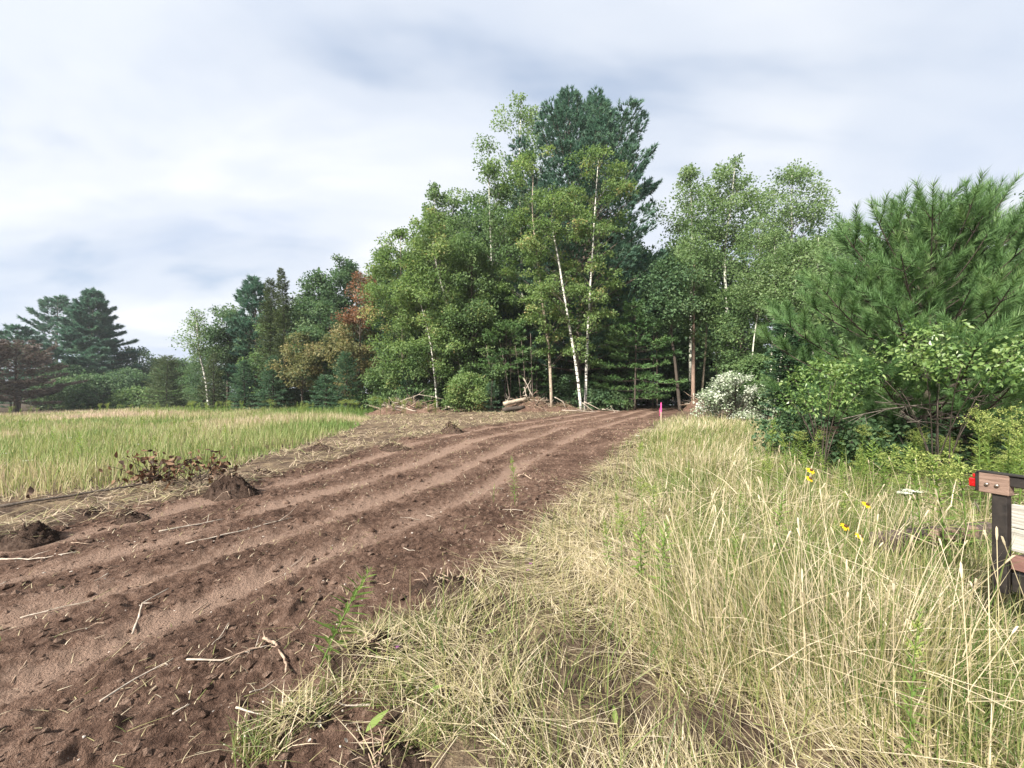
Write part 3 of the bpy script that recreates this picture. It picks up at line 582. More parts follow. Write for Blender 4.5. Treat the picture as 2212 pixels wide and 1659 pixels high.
def build_trees():
    n = [100]
    def rs(): n[0] += 1; return np.random.default_rng(n[0])
    def bl(name, label, px, Y, top, hw, cb, leafm, barkm, cat='tree', group=None, way=None, **k):
        x, y = spot(px, Y); H = height_to(top, x, y); base = max(.2, height_to(cb, x, y)); R = hw/FV*Y
        if way is not None:
            z0 = gz(x, y); way = [world_at(a, b, Y+c)-np.array([x, y, z0]) for a, b, c in way]; way[0][2] = -.2
        return plant_tree(name, label, cat, broadleaf(rs(), H, base, R, way=way, **k), x, y, (M[barkm], M[leafm]), group)
    def wp(name, label, px, Y, top, hw, cb, leafm='pine_needle', barkm='pine_bark', cat='tree', group=None, **k):
        x, y = spot(px, Y); H = height_to(top, x, y); return plant_tree(name, label, cat, white_pine(rs(), H, max(.3, height_to(cb, x, y)), hw/FV*Y, **k), x, y, (M[barkm], M[leafm]), group)
    def sp(name, label, px, Y, top, hw, cb=880, leafm='spruce_needle', barkm='dark_bark', cat='tree', group=None, **k):
        x, y = spot(px, Y); H = height_to(top, x, y); return plant_tree(name, label, cat, spruce(rs(), H, max(.1, height_to(cb, x, y)), hw/FV*Y, **k), x, y, (M[barkm], M[leafm]), group)

    # --- the tall group in the middle
    wp('white_pine', 'tallest dark blue-green pine with a twin top behind the birches', 1248, 36, 206, 165, 800, twin=True, tr=.42, dens=1.45, tuft=.36, whorl=.72, up=.8,
       prof=([0, .1, .25, .45, .60, .70, .80, .90, 1], [.8, .95, 1, 1.0, .95, .70, .42, .25, .08]))
    bl('aspen_tree', 'airy grey-green aspen rising just left of the twin-topped pine', 1128, 38, 205, 72, 560, 'aspen_leaf', 'aspen_bark', prof='column', clumps=75, per=110, cr=.85, leaf=.18, tr=.16, sparse=.6)
    bl('birch_tree', 'birch with a tan trunk, leftmost of the three beside the log mound', 1192, 30, 335, 98, 770, 'birch_leaf', 'tan_bark', prof='vase', way=[(1192, 880, 0), (1186, 760, 0), (1170, 640, 0), (1160, 550, 0), (1150, 460, .3), (1152, 380, .3)], clumps=58, per=125, cr=.72, leaf=.17, tr=.13, flat=.36, hang=.3)
    bl('birch_tree', 'slender white birch leaning left from the end of the track', 1256, 27.6, 395, 66, 790, 'birch_leaf', 'birch_bark', way=[(1256, 892, 0), (1246, 800, 0), (1226, 680, 0), (1206, 560, 0), (1192, 480, .2), (1196, 440, .4)], clumps=48, per=105, cr=.6, leaf=.15, tr=.12, flat=.32, hang=.3, prof='vase', sparse=.5)
    bl('birch_tree', 'slender white birch standing upright at the end of the track', 1264, 28.4, 288, 80, 800, 'birch_leaf', 'birch_bark', way=[(1264, 886, 0), (1268, 760, 0), (1274, 640, 0), (1280, 545, 0), (1286, 440, .2), (1293, 340, .4)], clumps=62, per=120, cr=.66, leaf=.16, tr=.115, flat=.32, hang=.3, prof='vase', sparse=.5)
    bl('birch_tree', 'bushy light green birch left of the tan-trunked birch', 1062, 33, 372, 92, 800, 'mid_leaf', 'aspen_bark', clumps=90, per=130, cr=.8, leaf=.17, tr=.15, prof='column')
    bl('aspen_tree', 'pale aspen with a pointed top, taller of the pair left of centre', 935, 37, 398, 46, 600, 'aspen_leaf', 'aspen_bark', clumps=55, per=110, cr=.8, leaf=.18, tr=.13, prof='cone')
    bl('aspen_tree', 'pale aspen, shorter of the pair left of centre', 980, 38, 412, 42, 600, 'aspen_leaf', 'aspen_bark', clumps=50, per=110, cr=.8, leaf=.18, tr=.13, prof='column')
    bl('birch_tree', 'yellow-green birch with a thin pale trunk leaning left', 938, 31.5, 455, 80, 810, 'birch_leaf', 'birch_bark', way=[(1004, 872, 0), (992, 780, 0), (966, 660, 0), (940, 560, 0), (930, 465, 0)], clumps=85, per=125, cr=.75, leaf=.165, tr=.09, off=(0, 0))
    bl('birch_tree', 'thin-trunked young birch with yellowish leaves above the brush pile', 905, 31, 560, 60, 830, 'birch_leaf', 'birch_bark', way=[(946, 872, 0), (930, 740, 0), (905, 640, 0), (898, 565, 0)], clumps=60, per=120, cr=.68, leaf=.16, tr=.08)
    bl('ironwood_tree', 'dense mid green tree right of the pale leaning birch trunk', 1022, 31.5, 500, 66, 840, 'mid_leaf', 'dark_bark', clumps=85, per=125, cr=.75, leaf=.165, tr=.12, prof='column')
    bl('birch_tree', 'light green birch, last of the sunlit ones before the red maple', 868, 34, 497, 60, 830, 'birch_leaf', 'tan_bark', clumps=80, per=120, cr=.8, leaf=.17, tr=.12, prof='column')
    bl('maple_tree', 'olive green tree right above the red-leaved maple', 838, 39, 540, 36, 740, 'mid_leaf', 'dark_bark', clumps=65, per=120, cr=.85, leaf=.19, tr=.14)
    bl('maple_tree', 'red-leaved maple showing among the green trees', 776, 35.5, 592, 37, 705, 'red_leaf', 'dark_bark', clumps=26, per=95, cr=.66, leaf=.17, tr=.12, prof='oval', sparse=.6, ecc=.5)
    bl('maple_tree', 'straw-yellow turning tree below the red maple', 762, 36, 700, 56, 860, 'yellow_leaf', 'dark_bark', clumps=60, per=105, cr=.75, leaf=.18, tr=.09, prof='round', sparse=.3)
    bl('maple_tree', 'small turning tree with yellow leaves left of the dark spruces', 652, 38, 718, 42, 830, 'yellow_leaf', 'dark_bark', clumps=40, per=105, cr=.75, leaf=.18, tr=.08, prof='round')
    bl('maple_tree', 'tallest dark maple on the skyline left of the red maple', 746, 45, 556, 44, 760, 'maple_leaf', 'dark_bark', clumps=60, per=120, cr=1.0, leaf=.22, tr=.2, prof='oval', ecc=.35)
    bl('maple_tree', 'dark maple between the columnar cedar and the tallest skyline maple', 690, 44, 588, 48, 780, 'maple_leaf', 'dark_bark', clumps=70, per=120, cr=1.0, leaf=.22, tr=.18)
    bl('maple_tree', 'dark green maple standing in front of the skyline maples', 712, 40, 655, 56, 850, 'maple_leaf', 'dark_bark', clumps=75, per=120, cr=.9, leaf=.2, tr=.14)
    sp('cedar_tree', 'olive columnar cedar, taller one with the pointed tip', 612, 42, 582, 30, 870, 'cedar_spray', leaf=.19, layer=.36, dens=1.1, power=.55, ragged=.3, droop=.35)
    sp('cedar_tree', 'olive cedar with a blunt top next to the pointed cedar', 584, 43, 604, 32, 870, 'cedar_spray', leaf=.19, layer=.36, dens=1.1, power=.5, ragged=.35, droop=.35)
    wp('white_pine', 'blue-green pine behind the two olive cedars', 552, 48, 604, 58, 860, tr=.25, tuft=.50, dens=1.4, whorl=.75, up=.7)
    bl('maple_tree', 'very dark maple right of the sparse leaning birch', 492, 49, 664, 40, 800, 'maple_leaf', 'dark_bark', clumps=60, per=115, cr=1.0, leaf=.23, tr=.2, prof='round', ecc=.35)
    bl('birch_tree', 'sparse half-bare birch leaning at the far meadow edge', 424, 46, 672, 30, 775, 'aspen_leaf', 'birch_bark', way=[(452, 884, 0), (444, 820, 0), (430, 760, 0), (424, 680, 0)], clumps=42, per=38, cr=.9, leaf=.19, tr=.16, prof='oval')
    # --- low conifers and bushes along the foot of the woods
    sp('spruce_tree', 'wide dark spruce standing on the meadow edge right of the cedars', 748, 33, 758, 56, dens=1.3, leaf=.16)
    sp('spruce_tree', 'small spruce close left of the wide dark spruce', 704, 33, 808, 44, dens=1.3, leaf=.16)
    sp('spruce_tree', 'dark spruce below the blue-green skyline pine', 528, 42, 778, 42, dens=1.1, leaf=.19)
    sp('spruce_tree', 'broad dark spruce in front of the cedars', 590, 39.5, 768, 50, dens=1.1, leaf=.18)
    sp('spruce_tree', 'green spruce beside the sparse leaning birch', 462, 45, 762, 40, dens=.7, leaf=.19, leafm='cedar_spray')
    sp('spruce_tree', 'small bluish spruce beside the log mound', 1062, 27.5, 822, 30, 893, dens=1.1, leaf=.12)
    sp('spruce_tree', 'rounded bushy cedar left of the gap to the far pines', 360, 55, 770, 42, dens=.7, leaf=.21, leafm='cedar_spray', power=.5)
    sp('spruce_tree', 'low spruce hidden behind the brush pile', 880, 31.5, 800, 40, dens=.9, leaf=.14)
    bl('bush', 'light green rounded bush left of the bluish spruce', 1012, 28.5, 808, 46, 884, 'birch_leaf', 'dark_bark', 'bush', clumps=46, per=120, cr=.55, leaf=.13, tr=.05, prof='round')
    bl('bush', 'dark bush behind the foot of the two white birches', 1310, 30, 845, 34, 886, 'maple_leaf', 'dark_bark', 'bush', clumps=30, per=110, cr=.55, leaf=.14, tr=.05, prof='round')
    bl('bush', 'shaded leafy bush between the wide spruce and the brush pile', 826, 33.5, 790, 40, 884, 'mid_leaf', 'dark_bark', 'bush', clumps=55, per=110, cr=.65, leaf=.15, tr=.06, prof='round')
    bl('bush', 'shaded bush under the thin-trunked young birch', 930, 32.5, 745, 60, 884, 'mid_leaf', 'dark_bark', 'bush', clumps=60, per=110, cr=.7, leaf=.16, tr=.06, prof='round')
    # flat sprays of young pine around the birch trunks
    wp('young_pine', 'young shade-grown pine with flat boughs right of the white birches', 1372, 30, 655, 92, 860, 'bright_pine', 'dark_bark', tr=.10, tuft=.30, dens=1.9, whorl=.75, up=.05, droop=.05, prof=([0, .3, .7, 1], [1, .95, .6, .1]))
    wp('young_pine', 'young pine with flat boughs between the bush and the tan birch', 1092, 30.5, 700, 70, 800, 'bright_pine', 'dark_bark', tr=.08, tuft=.28, dens=1.7, whorl=.5, up=.05, droop=.0, prof=([0, .3, .7, 1], [1, .95, .7, .2]))
    wp('young_pine', 'thin young pine behind the tan birch trunk', 1160, 32.5, 740, 52, 850, 'bright_pine', 'dark_bark', tr=.06, tuft=.22, dens=.9, whorl=.7, up=.05, prof=([0, .3, .7, 1], [1, .9, .6, .1]))
    # --- right-hand woods
    bl('aspen_tree', 'grey-green aspen left of the forked white aspen', 1492, 36, 362, 66, 640, 'aspen_leaf', 'aspen_bark', clumps=85, per=105, cr=.9, leaf=.18, tr=.16, prof='oval', sparse=.4)
    bl('aspen_tree', 'aspen with a white trunk forking halfway up', 1585, 34, 346, 62, 560, 'aspen_leaf', 'aspen_bark', way=[(1574, 880, 0), (1573, 720, 0), (1566, 590, 0), (1568, 520, 0), (1580, 440, 0), (1588, 352, 0)], clumps=75, per=105, cr=.85, leaf=.18, tr=.15, prof='oval', sparse=.4)
    bl('aspen_tree', 'broad open aspen at the right end of the skyline', 1712, 38, 366, 78, 610, 'aspen_leaf', 'aspen_bark', clumps=90, per=105, cr=.95, leaf=.19, tr=.18, prof='oval', sparse=.4)
    bl('birch_tree', 'tall grey-green sapling right of the broad open aspen', 1806, 30, 478, 52, 720, 'aspen_leaf', 'aspen_bark', clumps=60, per=100, cr=.8, leaf=.16, tr=.09, prof='column', sparse=.4)
    bl('pine_tree', 'straight reddish pine trunk at the mouth of the forest track', 1497, 29.5, 500, 46, 740, 'aspen_leaf', 'red_bark', way=[(1497, 890, 0), (1498, 760, 0), (1499, 640, 0), (1500, 560, 0)], clumps=48, per=90, cr=.75, leaf=.16, tr=.165, prof='vase', sparse=.5)
    bl('maple_tree', 'slim dark trunk leaning left at the mouth of the forest track', 1470, 28.5, 560, 48, 700, 'maple_leaf', 'dark_bark', way=[(1470, 888, 0), (1458, 780, 0), (1444, 660, 0), (1438, 570, 0)], clumps=40, per=100, cr=.8, leaf=.17, tr=.14, prof='round')
    bl('maple_tree', 'thin tan trunk right of the straight reddish pine', 1517, 31, 600, 46, 700, 'mid_leaf', 'tan_bark', way=[(1512, 885, 0), (1524, 760, 0), (1526, 690, 0), (1524, 610, 0)], clumps=34, per=90, cr=.8, leaf=.17, tr=.10, prof='round', sparse=.5)
    sap = [(1640, 24, 470, 46, 660, [(1620, 880, 0), (1626, 760, 0), (1640, 640, 0), (1640, 480, 0)], 'slender sapling with two pale stems behind the white bush'),
           (1668, 22, 500, 40, 670, [(1663, 890, 0), (1668, 740, 0), (1676, 620, 0), (1672, 510, 0)], 'slender pale sapling left of the small dark spruce'),
           (1716, 20, 520, 44, 670, [(1668, 890, 0), (1690, 760, 0), (1712, 650, 0), (1730, 530, 0)], 'pale sapling leaning right over the small dark spruce'),
           (1765, 22, 505, 50, 690, [(1752, 890, 0), (1758, 700, 0), (1766, 600, 0), (1768, 510, 0)], 'grey-green sapling behind the small dark spruce')]
    for px, Y, top, hw, cb, way, lab in sap:
        bl('birch_sapling', lab, px, Y, top, hw, cb, 'aspen_leaf', 'aspen_bark', way=way, clumps=60, per=70, cr=.55, leaf=.115, tr=.055, prof='column', sparse=.4)
    bl('maple_tree', 'leafy mid green understory tree behind the pale saplings', 1600, 28, 620, 58, 830, 'mid_leaf', 'dark_bark', clumps=65, per=105, cr=.75, leaf=.15, tr=.07, prof='round')
    bl('maple_tree', 'bright leafy shrub-like maple right behind the white bush', 1640, 21, 770, 46, 884, 'mid_leaf', 'dark_bark', clumps=50, per=110, cr=.45, leaf=.11, tr=.05, prof='round')
    sp('spruce_tree', 'small dark spruce right of the white bush', 1702, 9.8, 668, 50, 925, dens=2.6, leaf=.10, layer=.16, ragged=.35, power=.65, tr=.06)
    # --- far left
    wp('white_pine', 'big layered pine, tallest on the far left', 196, 72, 628, 80, 872, tr=.42, tuft=.62, dens=2.0, whorl=.7, up=.3, prof=([0, .08, .25, .5, .75, .92, 1], [.95, 1, .95, .74, .44, .2, .05]))
    wp('white_pine', 'hazy pine overlapped by the big layered pine', 122, 80, 645, 66, 866, tr=.4, tuft=.66, dens=.85, whorl=1.1, up=.5)
    wp('white_pine', 'small pine top behind the brown pine at the left edge', 40, 62, 708, 52, 866, tr=.22, tuft=.55, dens=1.1, whorl=.8)
    wp('dead_pine', 'dying brown-needled pine at the left edge of the meadow', 34, 50, 756, 100, 866, 'dead_needle', 'dark_bark', tr=.25, tuft=.44, dens=1.25, whorl=.6, up=.35, prof=([0, .1, .35, .6, .85, 1], [.8, 1, .95, .8, .5, .2]))
    wp('dead_pine', 'brown-needled pine cut by the left picture edge', -60, 47, 742, 80, 862, 'dead_needle', 'dark_bark', tr=.2, tuft=.42, dens=1.1, whorl=.6, up=.35)
    far = [(300, 78, 752, 46, 'maple_leaf', 'dark rounded tree right of the big layered pine'), (345, 84, 778, 36, 'mid_leaf', 'lowest green tree in the gap of the tree line'), (268, 66, 800, 44, 'maple_leaf', 'low dark tree under the right boughs of the big pine'),
           (210, 60, 812, 56, 'maple_leaf', 'bushy green tree below the big layered pine'), (395, 70, 780, 34, 'maple_leaf', 'rounded green tree left of the sparse leaning birch'), (150, 66, 790, 52, 'maple_leaf', 'dark bush mass between the brown pine and the big pine'), (322, 60, 842, 40, 'mid_leaf', 'low bush at the far meadow edge below the gap')]
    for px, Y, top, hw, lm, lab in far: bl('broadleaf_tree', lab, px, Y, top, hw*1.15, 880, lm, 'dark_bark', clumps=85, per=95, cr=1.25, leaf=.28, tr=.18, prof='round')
    # --- the woods behind: five builds, copied
    protos = []
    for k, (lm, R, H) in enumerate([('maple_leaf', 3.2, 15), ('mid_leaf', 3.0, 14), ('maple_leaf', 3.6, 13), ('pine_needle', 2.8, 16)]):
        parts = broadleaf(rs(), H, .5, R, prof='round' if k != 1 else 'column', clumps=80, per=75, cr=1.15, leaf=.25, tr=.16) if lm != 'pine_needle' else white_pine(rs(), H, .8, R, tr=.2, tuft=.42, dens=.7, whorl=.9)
        protos.append((parts[0].mesh('trunk', M['dark_bark'], True), parts[1].mesh('crown', M[lm]), parts[1].limbs.mesh('limbs', M['limb'], True) if hasattr(parts[1], 'limbs') else None))
    back = []; r = np.random.default_rng(5)
    for px, Y, top in [(640, 50, 640), (700, 52, 640), (760, 50, 610), (800, 44, 610), (850, 42, 560), (890, 44, 520), (950, 45, 480), (1010, 42, 470), (1060, 44, 450), (1100, 40, 470), (1140, 43, 430), (1190, 40, 470), (1220, 44, 420), (1280, 42, 430),
                       (1330, 40, 480), (1370, 43, 500), (1400, 38, 560), (1440, 42, 520), (1480, 43, 500), (1530, 44, 510), (1580, 42, 540), (1630, 44, 520), (1680, 41, 540), (1730, 43, 530), (1780, 40, 540), (1830, 38, 540), (1890, 36, 540), (1950, 34, 520), (2010, 30, 500), (2090, 28, 500), (2170, 26, 480), (2260, 24, 470),
                       (560, 56, 690), (510, 58, 720), (470, 56, 730), (440, 52, 770), (610, 47, 650), (660, 46, 660), (540, 50, 700), (800, 40, 650), (730, 43, 680), (850, 38, 620), (900, 37, 600), (400, 62, 790), (250, 82, 760), (350, 90, 790), (90, 70, 760), (20, 66, 760), (-40, 60, 740), (160, 84, 770), (1350, 48, 560), (1420, 50, 590), (1500, 52, 590), (1560, 50, 600), (1240, 50, 480), (1300, 38, 560), (1150, 36, 620), (1090, 36, 610), (1040, 36, 600), (980, 36, 640), (1880, 26, 600), (1960, 22, 590), (2060, 20, 560), (2180, 17, 520), (2290, 15, 480), (1820, 24, 640), (1770, 29, 620)]:
        x, y = spot(px, Y); y += r.uniform(-.8, .8); H = height_to(top, x, y)*r.uniform(.95, 1.02); tk, cw, lb = protos[r.integers(0, 4)]; s = H/14.5
        t = thing('forest_tree', (x, y, gz(x, y)), 'shaded tree standing deep in the woods behind the front row', 'tree', 'trees of the woods behind the front row', r.uniform(0, 6.28)); t.scale = (s*r.uniform(.9, 1.1),)*2+(s,)
        link('trunk', tk, t); link('crown', cw, t)
        if lb: link('limbs', lb, t)
    # shaded undergrowth saplings in the mouth of the woods
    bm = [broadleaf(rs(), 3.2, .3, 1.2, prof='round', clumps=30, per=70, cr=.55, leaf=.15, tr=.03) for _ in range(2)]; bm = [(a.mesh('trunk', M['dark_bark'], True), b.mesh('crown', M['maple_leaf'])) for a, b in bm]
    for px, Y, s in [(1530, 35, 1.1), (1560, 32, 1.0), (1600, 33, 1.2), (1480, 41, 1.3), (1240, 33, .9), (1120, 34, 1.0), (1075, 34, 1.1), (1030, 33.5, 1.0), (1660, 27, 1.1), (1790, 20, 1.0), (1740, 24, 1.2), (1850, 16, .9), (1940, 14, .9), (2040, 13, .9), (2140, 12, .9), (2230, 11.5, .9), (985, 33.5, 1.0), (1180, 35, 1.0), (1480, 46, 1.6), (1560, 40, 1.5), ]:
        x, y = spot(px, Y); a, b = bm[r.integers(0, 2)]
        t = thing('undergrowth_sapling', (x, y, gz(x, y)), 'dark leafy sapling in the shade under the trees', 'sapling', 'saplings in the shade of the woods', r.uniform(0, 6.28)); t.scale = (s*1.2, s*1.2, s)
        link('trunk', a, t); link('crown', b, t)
    # bare shade-killed stems at the dark edge
    for px, Y, tx, ty in [(1075, 29.8, 1050, 745), (1105, 29.6, 1078, 730), (1128, 30, 1112, 740), (1138, 29.5, 1126, 735), (1152, 30, 1146, 720), (1100, 31, 1102, 735), (1420, 31, 1418, 700), (1548, 31, 1545, 690), (1410, 33, 1412, 690)]:
        g = Geo(); a = np.array([*spot(px, Y), 0]); z = gz(a[0], a[1]); e = world_at(tx, ty, Y)-np.array([a[0], a[1], z]); rr = rs()
        tube(g, bez((0, 0, -.1), e*.5+rr.normal(0, .12, 3), e, 6), np.linspace(.035, .014, 6), 6)
        for j in range(7):
            f = rr.uniform(.25, .95); s = e*f; d = unit(np.array([rr.normal(), rr.normal(), .4])); tube(g, [s, s+d*rr.uniform(.4, 1.1)], [.012, .005], 4)
        o = g.build('dead_sapling', M['pine_bark'], None, True, (a[0], a[1], z)); tag(o, 'thin bare leaning stem at the dark edge of the woods', 'dead tree', 'bare stems at the edge of the woods')
build_trees()
# ------------------------------------------------------------------ things on and beside the track
def ground_at(px, py):
    """where the line of sight of a surveyed point meets the ground"""
    dx = (px-CV)/FV; dz = -(py-HV)/FV; Y = -EYE/dz if dz < -1e-4 else 60.0
    for _ in range(12):
        z = float(macro(np.array([dx*Y]), np.array([Y]))[0]); Y = Y*.4+.6*max(.8, min(70, (z-EYE)/dz))
    return dx*Y, Y
def on_ground(px, py, dz=0.0):
    x, y = ground_at(px, py); return np.array([x, y, gz(x, y)+dz])

def young_pine(rng, H, R, trunk=.09, whorl=.36, needles=64, nl=.19, h0=.6, dens=.66):
    tk = Geo(); cw = Geo(); p = trunk_path(H, (0, 0), rng); tube(tk, p, trunk*(1-np.linspace(0, 1, len(p))*.85), 9)
    SP = []; SD = []; SL = []
    def shoot(a, d, L): SP.append(a); SD.append(d); SL.append(L)
    h = h0
    while h < H-.35:
        f = h/H; Rm = R*np.interp(f, [0, .1, .25, .5, .75, .92, 1], [.75, .9, 1, .88, .62, .34, .2]); nb = int(rng.integers(6, 9)); a0 = rng.uniform(0, 6.28)
        for b in range(nb):
            az = a0+b*6.283/nb+rng.normal(0, .2); L = Rm*rng.uniform(.62, 1.15); d = np.array([math.cos(az), math.sin(az), 0]); s = path_at(p, np.array([h+rng.normal(0, .05)]))[0]
            el = .10+.85*f**1.3; e = s+d*L*math.cos(el)+np.array([0, 0, L*(math.sin(el)+.22)]); c = s+d*L*.6*math.cos(el)+np.array([0, 0, L*.6*math.sin(el)-.05]); q = bez(s, c, e, 9)
            tube(tk, q, np.linspace(.026*(1-f*.6), .008, 9), 5, cap=False); side = np.array([-d[1], d[0], 0]); tip = unit(q[-1]-q[-2]); shoot(q[-1]-tip*.15, tip, rng.uniform(.40, .55))
            for u in np.arange(.30, .97, .105/dens/max(.6, min(1.2, L/2))):
                ii = u*8; i0 = min(int(ii), 7); bp = q[i0]*(1-(ii-i0))+q[i0+1]*(ii-i0); td = unit(q[min(i0+1, 8)]-q[i0])
                for sg in (-1, 1):
                    if rng.random() < .12: continue
                    sd = unit(td*.75+side*sg*rng.uniform(.45, .95)+np.array([0, 0, rng.uniform(-.05, .55)])); l = rng.uniform(.14, .34)*(.6+.7*(1-u))*(L/1.6)**.5+.06
                    m = bp+sd*l; tube(tk, [bp, m], [.009, .005], 4, cap=False); sd2 = unit(sd+np.array([0, 0, .35])+rng.normal(0, .12, 3)); shoot(m-sd2*.10, sd2, rng.uniform(.34, .54))
                    if l > .25: shoot(bp+sd*l*.5, unit(sd+np.array([0, 0, .6])), rng.uniform(.26, .40))
        h += whorl*rng.uniform(.8, 1.15)*(1-.3*f)
    top = p[-1]
    for k in range(6):
        d = unit(np.array([math.cos(k*1.05), math.sin(k*1.05), 0])*(.55 if k else 0)+np.array([0, 0, 1.0])); m = top+d*(.12 if k else .3); tube(tk, [top, m], [.012, .008], 5); shoot(m-d*.05, d, .55)
    SP = np.array(SP); SD = unit(np.array(SD)); SL = np.array(SL); n = len(SP); k = needles; I = np.repeat(np.arange(n), k)
    u = rng.random(n*k); ax = SD[I]; rad = rng.normal(0, 1, (n*k, 3)); rad = unit(rad-ax*np.sum(rad*ax, 1)[:, None]); open_ = (1.05-.55*u)
    ti = np.clip(.42+rng.normal(0, .10, n)[I]+rng.normal(0, .10, n*k)+.12*u, 0, 1)
    needle_tris(cw, SP[I]+ax*(u*SL[I])[:, None], ax*.78+rad*(open_*.9)[:, None]+np.array([0, 0, .06]), nl*rng.uniform(.75, 1.1, n*k), .0085, ti, rng)
    return tk, cw

def leaf_mesh(name, mat, W=.45, curl=.12):
    """a single leaf, one unit long along x: pointed outline, folded at the midrib, tip curling down"""
    s = [(0, .03), (.12, .30), (.35, .50), (.6, .42), (.82, .22), (1.0, .0)]; V = []; Q = []
    for x, w in s: V += [(x, -w*W, .10*w-curl*x*x), (x, 0, -curl*x*x), (x, w*W, .10*w-curl*x*x)]
    for i in range(5):
        for j in range(2): a = i*3+j; Q.append((a, a+1, a+4, a+3))
    me = make_mesh(name, V, Q, None, np.full(len(V), .5), True); me.materials.append(mat); return me
def tinted(me, v, name):
    m = me.copy(); m.name = name; m.attributes['tint'].data.foreach_set('value', np.full(len(m.vertices), v, np.float32)); return m
def frame_from(d, n):
    d = unit(np.asarray(d, float)); n = np.asarray(n, float); y = unit(np.cross(n, d)); z = np.cross(d, y); return Matrix(np.stack([d, y, z], 1).tolist())
def add_leaf(parent, me, p, d, n, L):
    o = bpy.data.objects.new('leaf', me); col.objects.link(o); o.parent = parent
    o.matrix_basis = Matrix.Translation(Vector(p)) @ frame_from(d, n).to_4x4() @ Matrix.Diagonal((L, L, L, 1)); return o

